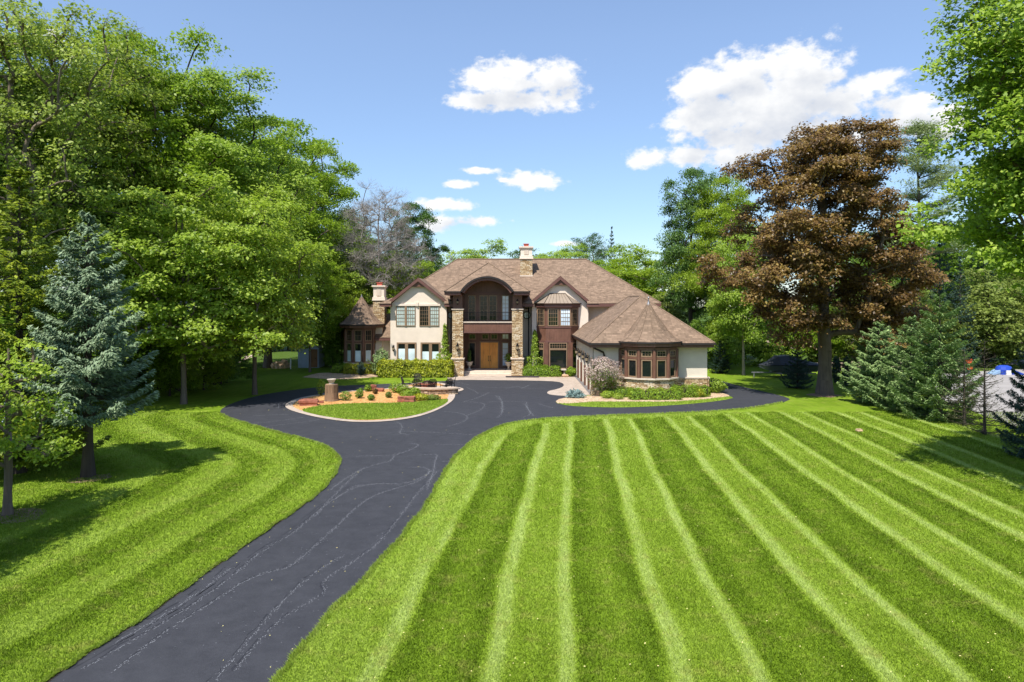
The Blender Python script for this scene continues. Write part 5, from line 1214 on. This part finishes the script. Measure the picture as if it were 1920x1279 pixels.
# plants on the island
ISLP = 'small plants in the island mulch'
for i, (px, py, r, h, mt, lb) in enumerate(((673.5, 748, .26, .30, 'leaf_mid', 'round green shrub in the middle of the island mulch'), (676.5, 738, .16, .17, 'leaf_mid', 'little green shrub behind the round one on the island mulch'), (690, 735, .25, .24, 'hedge_green', 'green shrub touching the rear red rock'),
        (696, 752, .22, .20, 'leaf_mid', 'low spreading green plant near the island grass'), (703.5, 740, .17, .20, 'leaf_purple', 'small purple-leaved plant below the rear red rock'), (728.7, 747, .20, .20, 'leaf_olive', 'grey-green tuft left of the front red rocks'),
        (648, 752, .36, .30, 'leaf_mid', 'loose green plant right of the tree stump'), (602, 742, .30, .52, 'leaf_bright', 'tall leafy plant behind the left side of the stump'))):
    x, y = G(px, py); shrub('island_plant', lb, x, y, r, h, mt, 420, .085, 90+i, z=.036, cat='plant', group=ISLP)
for i, (px, py, r, h, mt, lb) in enumerate(((742, 737, .46, .36, 'hedge_green', 'round green shrub at the left end of the stone seat wall'), (757, 742, .46, .36, 'hedge_green', 'round green shrub in front of the left part of the stone seat wall'), (777, 744, .40, .30, 'hedge_green', 'green shrub against the middle of the stone seat wall'),
        (765, 749, .46, .28, 'leaf_bright', 'darker hosta clump right above the front red rocks'), (789, 752, .50, .22, 'hedge_gold', 'low yellow shrub in front of the stone seat wall'), (811, 751, .50, .17, 'leaf_olive', 'low variegated groundcover patch right of the yellow shrub'))):
    x, y = G(px, py); shrub('wall_shrub', lb, x, y, r, h, mt, 900, .085, 110+i, z=.036, cat='shrub', group='shrubs before the stone seat wall', ry=r*.8)
# ================================================================== SMALL THINGS
def rock(name, label, cx, cy, sx, sy, sz, mat, seed, rz=0, z=0, group=None, cat='rock'):
    g = np.random.default_rng(seed); import bmesh
    bm = bmesh.new(); bmesh.ops.create_cube(bm, size=1.0); bmesh.ops.subdivide_edges(bm, edges=bm.edges[:], cuts=3, use_grid_fill=True)
    ph = g.uniform(0, 6, 6)
    for v in bm.verts:
        c = v.co; k = 1 + .10*math.sin(5*c.x+ph[0]) + .10*math.sin(6*c.y+ph[1]) + .08*math.sin(7*c.z+ph[2]) + g.normal(0, .03)
        rr = c.length; sph = c.normalized()*.56; q = c.lerp(sph, .35)*k
        v.co = (q.x*sx, q.y*sy, q.z*sz + sz*.42)
    me = bpy.data.meshes.new(name); bm.to_mesh(me); bm.free(); me.materials.append(mat)
    o = bpy.data.objects.new(name, me); COL.objects.link(o); o.location = (cx, cy, z); o.rotation_euler = (0, 0, rz)
    ROOT[o.name] = Vector((cx, cy, z)); return tag(o, label, cat, group)
RG = 'red sandstone blocks on the island'
for i, (px, py, sx, sy, sz, rz, lb) in enumerate(((580, 761, .98, .5, .40, .1, 'long red sandstone block at the left end of the island'), (602, 757, .26, .22, .16, .5, 'small dark red stone right of the long left block'),
        (700, 734, .42, .4, .42, .3, 'upright red sandstone block at the rear of the island'), (711, 735, .62, .4, .26, -.25, 'flat red sandstone slab at the rear of the island'), (754, 754, .50, .42, .30, .1, 'left one of the two front red sandstone blocks'), (768, 755, .62, .45, .36, 0, 'right one of the two front red sandstone blocks'))):
    x, y = G(px, py); rock('sandstone_block', lb, x, y, sx, sy, sz, M['redstone'], 200+i, rz, .036, RG)
rock('small_stone', 'pale stone with a dark cap lying in the striped lawn at the right', *G(1611, 809), .22, .18, .13, M['tanrock'], 210)
rock('small_rock', 'small tan rock beside the clipped hedge on the patio mulch', *G(1060, 707), .5, .35, .22, M['tanrock'], 211, z=.02)
rock('small_rock', 'small tan rock at the foot of the arcade buttress', *G(1126, 742), .45, .35, .35, M['tanrock'], 212, z=.01)
g = np.random.default_rng(5)
for i in range(9): rock('pile_rock', 'pale rock in the low rock pile between the trunks at the left', *(np.array(G(526, 690)) + g.uniform(-1, 1, 2)*np.array([.75, .5])), g.uniform(.4,.8), g.uniform(.4,.7), g.uniform(.35,.75), M['tanrock'], 220+i, g.uniform(0,3), 0, 'pale rocks in the rock pile')
# stump with planter
sx, sy = G(621.5, 752.5)
st = thing('tree_stump', (sx, sy, .036), 'tall weathered tree stump standing on the island mulch', 'stump')
mb = MB(); vs = []; fs = []; n = 26
for z, r in ((.0, .44), (.12, .40), (.5, .365), (.95, .36), (1.0, .35)):
    for k in range(n):
        a = 2*math.pi*k/n; q = r*(1 + .05*math.sin(5*a+1) + .03*math.sin(11*a) + (.02 if k % 2 else -.02)); vs.append((sx+q*math.cos(a), sy+q*math.sin(a), .036+z))
for i in range(4):
    for k in range(n): fs.append((i*n+k, i*n+(k+1)%n, (i+1)*n+(k+1)%n, (i+1)*n+k))
mb.add(vs, fs); mb.build('trunk', M['stump'], st)
mb = MB(); mb.add([vs[4*n+k] for k in range(n)], [tuple(range(n))]); mb.build('cut_top', plain('stump_top', (.30,.20,.12), .9, .25, 6, .3), st)
pl_ = thing('planter_bowl', (sx, sy, 1.036), 'pale stone planter bowl standing on the tree stump', 'planter')
MB().lathe([(.15,1.036),(.16,1.07),(.13,1.10),(.20,1.20),(.245,1.30),(.27,1.31),(.27,1.345),(.235,1.345),(.21,1.28),(0,1.27)], sx, sy, 18).build('bowl', M['urn'], pl_, smooth=False)
MB().lathe([(.212,1.282),(0,1.292)], sx, sy, 14).build('soil', plain('soil', (.06,.045,.03), .95), pl_)
# curved stone seat wall with fire pit
wc = (-5.05, 46.75); Rw = 2.85; a0, a1 = math.radians(200), math.radians(303)
sw = thing('seat_wall', (wc[0], wc[1]-Rw, .03), 'low curved stone seat wall with a flat cap on the driveway island', 'wall')
MB().lathe([(Rw-.32,.03),(Rw,.03),(Rw,.36),(Rw-.32,.36),(Rw-.32,.03)], *wc, 30, a0, a1).build('wall', ledgestone('seatwall_stone', [(.16,.11,.07),(.33,.23,.15),(.46,.34,.23),(.56,.45,.33)], .14, .32), sw)
MB().lathe([(Rw-.40,.36),(Rw+.08,.36),(Rw+.08,.45),(Rw-.40,.45),(Rw-.40,.36)], *wc, 30, a0, a1).build('cap', plain('wall_cap', (.46,.36,.27), .85, .15, 4, .3), sw)
struct('fire_pit_patio', MB().flat([(wc[0]-.4+2.15*math.cos(t*math.pi/18), wc[1]-.2+2.15*math.sin(t*math.pi/18)) for t in range(36)], .040), M['paver'], 'round paver patio behind the curved seat wall on the island', 'patio')
fx, fy = -5.75, 46.5
fp = thing('fire_pit', (fx, fy, .04), 'round reddish fire pit in the middle of the island chairs', 'fire pit')
MB().lathe([(.52,.04),(.55,.42),(.60,.42),(.60,.48),(.40,.48),(.38,.30),(0,.28)], fx, fy, 22).build('ring', M['redstone'], fp)
MB().lathe([(.40,.47),(.30,.58),(.12,.66),(0,.68)], fx, fy, 18).build('spark_screen', M['bronze'], fp)
# cast-iron lattice chairs
def lattice_chair(label, group):
    c = thing('lattice_chair', (0,0,0), label, 'chair', group); I = M['iron']
    w, d, h = .27, .25, .43
    s = MB()
    for i in range(9): s.box(-w+.06*i+.018, -w+.06*i+.052, -d, d, h-.012, h+.012)
    s.box(-w, w, -d-.02, -d+.02, h-.016, h+.016).box(-w, w, d-.02, d+.02, h-.016, h+.016); s.build('seat', I, c)
    b = MB()                                              # leaning lattice back (towards +y)
    P = lambda x, z: (x, d + .02 + (z-h)*.22, z)
    b.tube([P(-w,h), P(-w,.80), P(-.16,.93), P(.16,.93), P(w,.80), P(w,h)], .020, 6)
    for i in range(-4, 6):
        x = -w + i*.108
        for sgn in (1, -1):
            pts = []
            for k in range(9):
                z = h+.05+.42*k/8; xx = x + sgn*(.42*k/8)
                if sgn < 0: xx = -x + sgn*(.42*k/8)
                lim = w if z < .8 else w - (z-.8)*.8
                if abs(xx) <= lim: pts.append(P(xx, z))
            if len(pts) > 1: b.tube(pts, .019, 4)
    b.build('backrest', I, c)
    for sx_ in (-1, 1):
        for sy_ in (-1, 1): MB().tube([(sx_*w, sy_*d, h), (sx_*(w+.02), sy_*(d+.02), .22), (sx_*(w+.03), sy_*(d+.06), 0)], .018, 6).build('leg', I, c)
        MB().tube([(sx_*(w+.02), d+.06, .66), (sx_*(w+.05), 0, .68), (sx_*(w+.04), -d, .64), (sx_*w, -d, h)], .018, 6).build('armrest', I, c)
    return c
CG = 'black lattice chairs round the fire pit'
ch0 = lattice_chair('black lattice chair at the right end of the fire pit group', CG)
def face(x, y, tx, ty):                                   # seat opens towards -y locally
    return math.atan2(ty-y, tx-x) + math.pi/2
spots = [(-4.35,45.0,'black lattice chair at the right end of the fire pit group'),(-5.25,44.72,'black lattice chair backing onto the seat wall, second from the right'),(-6.15,44.9,'black lattice chair behind the middle of the seat wall, third from the right'),
         (-7.05,45.95,'dark chair seen side-on at the left end of the fire pit group'),(-6.5,47.9,'black lattice chair on the far left side of the fire pit'),(-4.2,46.6,'black lattice chair at the far right side of the fire pit')]
for i, (x, y, lb) in enumerate(spots):
    o = ch0 if i == 0 else copy_tree(ch0, (0,0,0), label=lb)
    o.location = (x, y, .045); o.rotation_euler = (0, 0, face(x, y, fx, fy)); o['label'] = lb
for x, y, rz, lb in ((XAT(1029, 55.9), 56.0, -.3, 'dark lattice patio chair left of the small patio table'), (XAT(1068, 55.9), 56.0, .5, 'dark lattice patio chair right of the small patio table')):
    copy_tree(ch0, (x, y, .02), rz, 1.12, lb, 'lattice chairs by the bay window')
tb = thing('patio_table', (XAT(1052, 55.8), 55.85, .012), 'small pale square table between two patio chairs under the bay window', 'table'); tx, ty = tb.location.x, tb.location.y
MB().box(tx-.42, tx+.42, ty-.34, ty+.34, .48, .56).build('tabletop', M['urn'], tb)
for s in (-1, 1): MB().box(tx+s*.26-.06, tx+s*.26+.06, ty-.22, ty+.22, .012, .48).build('leg', M['urn'], tb)
# porch urns
for cx_, lb in ((XAT(880, 57.4), 'pale stone urn with a clipped plant left of the front door'), (XAT(953.5, 57.4), 'pale stone urn with a leafy plant right of the front door')):
    u = thing('stone_urn', (cx_, 57.4, .34), lb, 'urn', 'urns beside the front door'); z = .34
    MB().lathe([(.20,z),(.20,z+.06),(.09,z+.12),(.07,z+.26),(.12,z+.32),(.23,z+.46),(.25,z+.60),(.32,z+.66),(.32,z+.70),(.22,z+.70),(0,z+.66)], cx_, 57.4, 16).build('urn', M['urn'], u)
    right = cx_ > -2
    mobj('foliage', cloud_leaves('urnplant', ball_sampler(.36 if right else .16, .36 if right else .16, .42 if right else .62, 1.02 if right else 1.2), 500, .11, M['leaf_bright' if right else 'leaf_dark'], 130 + right), u)
    MB().tube([(cx_, 57.4, z+.66), (cx_, 57.4, z+1.1)], .02, 6).build('stem', M['barkdark'], u)
# black drain hose on the pavers
hs = MB().tube([(-.50,54.62,.07),(.3,54.50,.07),(1.2,54.55,.07),(1.9,54.48,.075),(2.15,54.5,.08)], .065, 10).build('drain_pipe', plain('pipe_plastic', (.045,.034,.034), .5, .2, 5, .1), at=(.8,54.55,.012))
tag(hs, 'dark flexible drain pipe lying on the pavers at the foot of the right porch pillar', 'pipe')
# shed at the left
sh = thing('garden_shed', (-18.8, 63.6, 0), 'small blue-grey garden shed with a brown door and a round vent', 'shed')
M['shed'] = plain('shed_paint', (.34,.40,.50), .7, .1, 3, .1)
x0s, x1s, y0s, y1s = -19.75, -17.85, 63.0, 65.0
MB().extr([(x0s,y0s,0),(x1s,y0s,0),(x1s,y0s,1.75),((x0s+x1s)/2+.2,y0s,2.3),(x0s,y0s,1.75)], (0, 2, 0)).build('wall', M['shed'], sh)
rfm = MB(); rx = (x0s+x1s)/2+.2
for xa, za in ((x0s-.15, 1.70), (x1s+.12, 1.70)): rfm.extr([(xa,y0s-.15,za),(rx,y0s-.15,2.36),(rx,y0s-.15,2.43),(xa,y0s-.15,za+.07)], (0, 2.3, 0))
rfm.build('roof', plain('shed_roof', (.36,.36,.40), .9, .15, 4, .2), sh)
dr = MB().box(-18.75,-17.95,y0s-.04,y0s,.05,1.72).build('door', woodmat('shed_door', (.22,.11,.05)), sh)
MB().box(-18.15,-18.10,y0s-.08,y0s-.04,.85,.95).build('handle', M['iron'], dr)
vt = MB(); [vt.add([(rx+.02+r*math.cos(t), yy, 1.98+r*math.sin(t)) for t in [2*math.pi*k/18 for k in range(18)]], [tuple(range(18))]) for r, yy in ((.22, y0s-.05),)]
vt.build('vent_rim', M['white'], sh); MB().add([(rx+.02+.14*math.cos(2*math.pi*k/18), y0s-.06, 1.98+.14*math.sin(2*math.pi*k/18)) for k in range(18)], [tuple(range(18))]).build('vent', M['gutter'], sh)
px_, py_ = G(545, 692); tag(MB().box(px_-.05, px_+.05, py_-.05, py_+.05, 0, 1.0).build('marker_post', M['white'], at=(px_, py_, 0), bevel=.01), 'thin white post standing in the grass left of the shed', 'post')
# neighbour's house behind the left wood
nb = thing('neighbour_house', (-33, 80, 0), 'grey-roofed neighbouring house glimpsed behind the trunks at the left', 'house')
M['ngrey'] = plain('grey_siding', (.44,.46,.52), .8, .08, 1, .1)
MB().extr([(-46,78,0),(-32,78,0),(-32,78,4.6),(-46,78,4.6)], (0, 10, 0)).build('wall', M['ngrey'], nb)
r = MB(); r.add([(-47,77,4.5),(-31,77,4.5),(-34,83,8.6),(-44,83,8.6),(-31,89,4.5),(-47,89,4.5)], [(0,1,2,3),(1,4,2),(4,5,3,2),(5,0,3)]); r.build('roof', shingle('grey_shingles', (.33,.30,.30)), nb)
MB().extr([(-41,76.2,0),(-36,76.2,0),(-36,76.2,4.4),(-38.5,76.2,6.4),(-41,76.2,4.4)], (0, 1.8, 0)).build('gable', M['ngrey'], nb)
for xa in (-40.2, -38.2, -35, -33.6): 
    y_ = 76.2 if xa < -36 else 78; w_ = MB((xa, y_, 2.4), 0).box(0,1.3,0,.06,0,1.5).build('window', M['white'], nb)
    MB((xa, y_, 2.4), 0).box(.1,1.2,.05,.075,.1,1.4).build('pane', M['glass'], w_)
# parked car behind the sapling
def car(name, label, cx, cy, rz, col, cat='car'):
    t = thing(name, (0,0,0), label, cat)
    prof = [(-2.3,.45),(-2.35,.75),(-2.1,.92),(-1.25,1.02),(-.75,1.50),(.9,1.58),(1.85,1.50),(2.2,1.05),(2.3,.85),(2.28,.42)]
    b = MB(); n = len(prof); vs = []
    for y, sh_ in ((-.88,.0),(-.93,.0),(.93,.0),(.88,.0)):
        for x, z in prof:
            k = max(0, (z-1.0))*.28; yy = y - math.copysign(k, y); vs.append((x*(1 if abs(y) > .9 else .985), yy, z))
    fs = [tuple(range(n))[::-1], tuple(range(3*n, 4*n))]
    for j in range(3):
        for i in range(n): fs.append((j*n+i, j*n+(i+1)%n, (j+1)*n+(i+1)%n, (j+1)*n+i))
    b.add(vs, fs); b.build('body', col, t, bevel=.05)
    for s in (-1, 1):
        g_ = MB(); g_.add([(-1.1,s*.945-s*.02,1.06),(-.68,s*.81,1.44),(.85,s*.79,1.50),(1.75,s*.81,1.42),(2.0,s*.92,1.06)], [(0,1,2,3,4)]); g_.build('side_window', M['glass'], t)
        for x in (-1.45, 1.4):
            w_ = MB(); w_.tube([(x, s*.78, .34), (x, s*.97, .34)], .34, 18); wo = w_.build('wheel', M['gutter'], t)
            MB().tube([(x, s*.965, .34), (x, s*.985, .34)], .2, 12).build('rim', M['lead'], wo)
        MB().box(-2.37,-2.28, min(s*.55,s*.82), max(s*.55,s*.82), .68,.82).build('headlight', M['white'], t)
    MB().add([(-1.22,-.78,1.06),(-1.22,.78,1.06),(-.80,.68,1.46),(-.80,-.68,1.46)], [(0,1,2,3)]).build('windscreen', M['glass'], t)
    t.location = (cx, cy, 0); t.rotation_euler = (0, 0, rz); return t
car('parked_car', 'pale blue-grey parked car mostly hidden behind the sapling at the left edge', -23.1, 30.5, .05, plain('car_paint', (.42,.48,.54), .3, .03, 1, 0, metal=.4, coat=.6))
# covered boat on a trailer at the right
bx, by = G(1470, 708)
bt = thing('covered_boat', (bx, by, 0), 'boat under a black cover on a trailer behind the small dark spruce', 'boat')
def loft(sec, name, mat, par):
    n = len(sec[0]); vs = [p for s in sec for p in s]; fs = []
    for i in range(len(sec)-1):
        for k in range(n): fs.append((i*n+k, i*n+(k+1)%n, (i+1)*n+(k+1)%n, (i+1)*n+k))
    fs += [tuple(range(n))[::-1], tuple((len(sec)-1)*n+k for k in range(n))]
    m_ = MB(); m_.add(vs, fs); return m_.build(name, mat, par)
def sect(x, w, z0_, z1_, top): return [(bx+x, by-w, z1_), (bx+x, by-w*.55, z0_), (bx+x, by+w*.55, z0_), (bx+x, by+w, z1_), (bx+x, by+w*.5, top), (bx+x, by-w*.5, top)]
loft([sect(-2.0,.12,.85,1.0,1.02), sect(-1.4,.7,.62,1.0,1.08), sect(0,1.0,.5,1.0,1.1), sect(2.4,1.0,.5,1.0,1.08)], 'hull', plain('boat_hull', (.10,.11,.13), .3, .1, 2, .02, coat=.5), bt)
loft([sect(-2.05,.1,.98,1.03,1.06), sect(-1.3,.74,.95,1.06,1.25), sect(-.6,1.0,.95,1.08,1.72), sect(.3,1.04,.95,1.08,1.80), sect(1.2,1.04,.95,1.08,1.45), sect(2.45,1.02,.95,1.06,1.2)], 'cover', plain('boat_cover', (.022,.026,.034), .55, .2, 3, .3), bt)
tl = MB().box(bx-2.6, bx+2.2, by-.05, by+.05, .38, .46).box(bx-.9, bx+2.2, by-.85, by-.77, .38, .46).box(bx-.9, bx+2.2, by+.77, by+.85, .38, .46).box(bx-.9, bx-.82, by-.77, by+.77, .385, .455)
tl.build('trailer_frame', M['lead'], bt)
for s in (-1, 1): MB().tube([(bx+.9, by+s*.9, .3), (bx+.9, by+s*1.08, .3)], .3, 16).build('wheel', M['gutter'], bt)
MB().tube([(bx-2.4, by, .42), (bx-2.4, by, 0)], .04, 8).build('jack', M['lead'], bt)
# rail fence behind the purple maple
fn = thing('rail_fence', (XAT(1560, 57), 57, 0), 'low weathered wooden rail fence behind the purple maple trunk', 'fence')
fr = woodmat('fence_wood', (.34,.25,.18), .9, False)
for i in range(6):
    x = 22.4 + i*2.0; MB().box(x-.07, x+.07, 56.93, 57.07, 0, 1.1).build('post', fr, fn)
for z in (.35, .65, .95):
    MB().box(22.2, 32.6, 56.86, 56.925, z-.06, z+.06).build('rail', fr, fn)
# low building and things on the neighbour's lot
lb_ = thing('open_shelter', (XAT(1632, 70), 71, 0), 'low open shelter with a flat pale roof edge behind the spruce row', 'shelter'); lx = lb_.location.x
MB().box(lx-2.6, lx+2.6, 69, 73, 1.35+.9, 2.42).build('roof', M['white'], lb_)
MB().box(lx-2.4, lx+2.4, 72.2, 72.4, 0, 2.25).build('back_wall', plain('shelter_wall', (.26,.21,.17), .9), lb_)
for sx_ in (-2.3, 2.3): MB().box(lx+sx_-.08, lx+sx_+.08, 69.1, 69.26, 0, 2.25).build('post', M['wframe'], lb_)
qx, qy = G(1882, 702)
qb = thing('playhouse', (qx, qy, 0), 'bright blue rounded plastic playhouse and slide on the gravel lot at the right edge', 'playhouse')
M['blue'] = plain('blue_plastic', (.02,.06,.38), .4, .1, 2, .02); M['ltblue'] = plain('pale_blue_plastic', (.24,.36,.52), .4, .1, 2, .02)
MB().lathe([(.62,0),(.64,.42),(.54,.66),(.3,.76),(0,.78)], qx, qy, 20, sx=1.0, sy=.9).build('dome', M['blue'], qb)
MB().box(qx-.2, qx+.2, qy-.62, qy-.5, 0, .38).build('opening', M['white'], qb)
MB().extr([(qx+.5,qy-.4,.45),(qx+1.5,qy-.4,.05),(qx+1.5,qy-.4,0),(qx+.5,qy-.4,0)], (0,.8,0)).build('slide', M['blue'], qb)
MB().extr([(qx-1.2,qy-.4,.05),(qx-.55,qy-.4,.4),(qx-.55,qy-.4,0),(qx-1.2,qy-.4,0)], (0,.8,0)).build('ramp', M['ltblue'], qb)
ox, oy = G(1816, 693)
tb2 = thing('orange_barrel', (ox, oy, 0), 'orange-red slatted bin standing by the far edge of the gravel lot', 'bin')
M['orange'] = plain('orange_paint', (.62,.10,.03), .5, .1, 3, .05)
MB().lathe([(.32,0),(.34,.3),(.30,.32),(.33,.62),(.29,.64),(.31,.95),(.2,1.0),(0,1.0)], ox, oy, 16).build('body', M['orange'], tb2)
MB().lathe([(.345,.38),(.335,.52)], ox, oy, 16).build('band', M['white'], tb2)
pxs, pys = G(1797, 700); tag(MB().tube([(pxs,pys,0),(pxs,pys,1.5)], .035, 8).build('thin_post', M['iron'], at=(pxs,pys,0)), 'thin dark post at the left edge of the gravel lot', 'post')
# tree rings of bare earth
M['earth'] = plain('bare_earth', (.20,.135,.085), .95, .3, 6, .5)
for i, (px, py, r) in enumerate(((168, 897, .62), (20, 969, .75), (1545, 741, 1.0))):
    x, y = G(px, py); gg = np.random.default_rng(i); pts = [(x + r*(1+.2*gg.normal())*math.cos(t), y + r*(1+.2*gg.normal())*math.sin(t)) for t in [2*math.pi*k/16 for k in range(16)]]
    struct('bare_earth', MB().flat(smooth_line(pts, 1, True), .006), M['earth'], ('ring of bare earth round the blue spruce trunk', 'ring of bare earth round the sapling at the left edge', 'ring of bare earth round the purple maple trunk')[i], 'earth')
# ================================================================== SKY, SUN, CAMERA
SUN_TO = Vector((-.27, -.50, 1.0)).normalized()          # direction towards the sun
el = math.asin(SUN_TO.z); az = math.atan2(SUN_TO.x, SUN_TO.y)
w = bpy.data.worlds.new('World'); SC.world = w; w.use_nodes = True; nt = w.node_tree; nt.nodes.clear()
sky = N(nt, 'TexSky', {'sky_type': 'NISHITA', 'sun_disc': False, 'sun_elevation': el, 'sun_rotation': az, 'altitude': 250, 'air_density': 1.0, 'dust_density': .25, 'ozone_density': 1.8})
d = N(nt, 'TexCoord').outputs['Generated']
PUFFS = [(900,148,48,24),(962,150,72,36),(1032,155,62,38),(985,186,108,22),(895,188,62,15),(1062,182,38,22),
 (1325,158,58,42),(1395,150,70,46),(1500,138,88,52),(1440,195,135,60),(1345,215,80,44),(1565,192,90,38),(1640,152,46,22),(1700,196,44,20),(1745,234,62,26),(1400,262,110,40),
 (1218,298,38,18),(1290,293,58,19),(1362,292,48,20),(1770,208,30,12),(1470,245,125,46),(1600,252,75,24),(1300,230,50,36),(1702,226,58,30),(1772,238,36,22),(1003,338,60,17),(905,320,32,6),(858,346,30,8),(828,383,58,13),(822,418,34,15),(905,414,42,12),(1060,457,26,6),(100,75,14,16),(945,338,12,5)]
dens = None
for px, py, rx, ry in PUFFS:
    v = Vector(((px-960)/F, 1.0, (PY0-py)/F)); L = v.length; c = v/L
    sx_, sz_ = F/rx*L/1.15, F/ry*L/1.15; sc = (sx_, 0.0, sz_)
    nd = N(nt, 'VectorMath', {'operation': 'MULTIPLY_ADD'}, i0=d, i1=sc, i2=(-c.x*sx_, 0, -c.z*sz_))
    ln = N(nt, 'VectorMath', {'operation': 'LENGTH'}, i0=nd.outputs[0]).outputs['Value']
    dens = ln if dens is None else N(nt, 'Math', {'operation': 'SMOOTH_MIN'}, i0=dens, i1=ln, i2=.25).outputs[0]
nzv = N(nt, 'VectorMath', {'operation': 'MULTIPLY'}, i0=d, i1=(1, 1, 1.5))
n1 = N(nt, 'TexNoise', Vector=nzv, Scale=13.0, Detail=9, Roughness=.58)
nzu = N(nt, 'VectorMath', {'operation': 'ADD'}, i0=nzv, i1=(-.008, 0, .022))
n2 = N(nt, 'TexNoise', Vector=nzu, Scale=13.0, Detail=4, Roughness=.5)
n3 = N(nt, 'TexNoise', Vector=nzv, Scale=48.0, Detail=7, Roughness=.58)
a = N(nt, 'Math', {'operation': 'SUBTRACT'}, i0=1.0, i1=dens)                     # >0 inside
a = N(nt, 'Math', {'operation': 'MULTIPLY_ADD'}, i0=N(nt, 'Math', {'operation': 'SUBTRACT'}, i0=n1.outputs[0], i1=.5), i1=1.5, i2=a)
a = N(nt, 'Math', {'operation': 'MULTIPLY_ADD'}, i0=N(nt, 'Math', {'operation': 'SUBTRACT'}, i0=n3.outputs[0], i1=.5), i1=1.75, i2=a)
al = N(nt, 'MapRange', {'interpolation_type': 'SMOOTHSTEP'}, Value=a, From_Min=-.06, From_Max=.55, To_Min=0.0, To_Max=.98).outputs[0]
# relief: density falling towards the sun = lit side
rel = N(nt, 'Math', {'operation': 'SUBTRACT'}, i0=n1.outputs[0], i1=n2.outputs[0])
sh = N(nt, 'Math', {'operation': 'MULTIPLY_ADD'}, i0=rel, i1=1.5, i2=.82)
du = N(nt, 'VectorMath', {'operation': 'ADD'}, i0=d, i1=(-.012, 0, .030))          # a step towards the sun: cloud there = shaded base here
den2 = None
for px, py, rx, ry in [p for p in PUFFS if p[2] >= 40]:
    v = Vector(((px-960)/F, 1.0, (PY0-py)/F)); L = v.length; c = v/L; sx_, sz_ = F/rx*L/1.15, F/ry*L/1.15
    ln = N(nt, 'VectorMath', {'operation': 'LENGTH'}, i0=N(nt, 'VectorMath', {'operation': 'MULTIPLY_ADD'}, i0=du, i1=(sx_, 0, sz_), i2=(-c.x*sx_, 0, -c.z*sz_)).outputs[0]).outputs['Value']
    den2 = ln if den2 is None else N(nt, 'Math', {'operation': 'SMOOTH_MIN'}, i0=den2, i1=ln, i2=.3).outputs[0]
core = N(nt, 'MapRange', {'interpolation_type': 'SMOOTHSTEP'}, Value=den2, From_Min=1.25, From_Max=.25, To_Min=0.0, To_Max=.42).outputs[0]
sh = N(nt, 'Math', {'operation': 'SUBTRACT', 'use_clamp': True}, i0=N(nt, 'Math', {'operation': 'ADD'}, i0=sh, i1=.10), i1=core)
ccol = ramp(nt, sh, [(.25, (2.7, 2.85, 3.15)), (.55, (3.35, 3.42, 3.55)), (.85, (4.1, 4.1, 4.08))]).outputs[0]
sz = N(nt, 'SeparateXYZ', i0=d).outputs['Z']
hz = ramp(nt, sz, [(.0, (.48,.53,.60)), (.12, (.58,.62,.68)), (.36, (.86,.82,.82)), (.6, (.98,.93,.91))])
skyb = mixc(nt, 1.0, sky, hz.outputs[0], 'MULTIPLY')
skyc = mixc(nt, al, skyb, ccol)
bg = N(nt, 'Background', Color=skyc, Strength=.15)
out = nt.nodes.new('ShaderNodeOutputWorld'); nt.links.new(bg.outputs[0], out.inputs[0])
sl_ = bpy.data.lights.new('sun', 'SUN'); sl_.energy = 4.3; sl_.angle = math.radians(.53); sl_.color = (1.0, .955, .88)
so = bpy.data.objects.new('sun', sl_); COL.objects.link(so); so.rotation_euler = (-SUN_TO).to_track_quat('-Z', 'Y').to_euler(); so.location = (-20, -30, 60)
cam = bpy.data.cameras.new('camera'); cam.sensor_width = 36; cam.lens = 36*F/1920; cam.clip_end = 5000; cam.clip_start = .1
cam.shift_y = -(639.5-PY0)/1920
co = bpy.data.objects.new('camera', cam); COL.objects.link(co); co.location = (0, 0, HC); co.rotation_euler = (math.radians(90), 0, 0)
SC.camera = co
SC.view_settings.view_transform = 'Standard'; SC.view_settings.look = 'None'; SC.view_settings.gamma = 1; SC.view_settings.exposure = .80
SC.render.film_transparent = False
cy = SC.cycles; cy.max_bounces = 8; cy.diffuse_bounces = 4; cy.glossy_bounces = 3; cy.transmission_bounces = 4; cy.transparent_max_bounces = 8
cy.use_denoising = True
try: cy.denoiser = 'OPENIMAGEDENOISE'
except Exception: pass
cy.caustics_reflective = False; cy.caustics_refractive = False
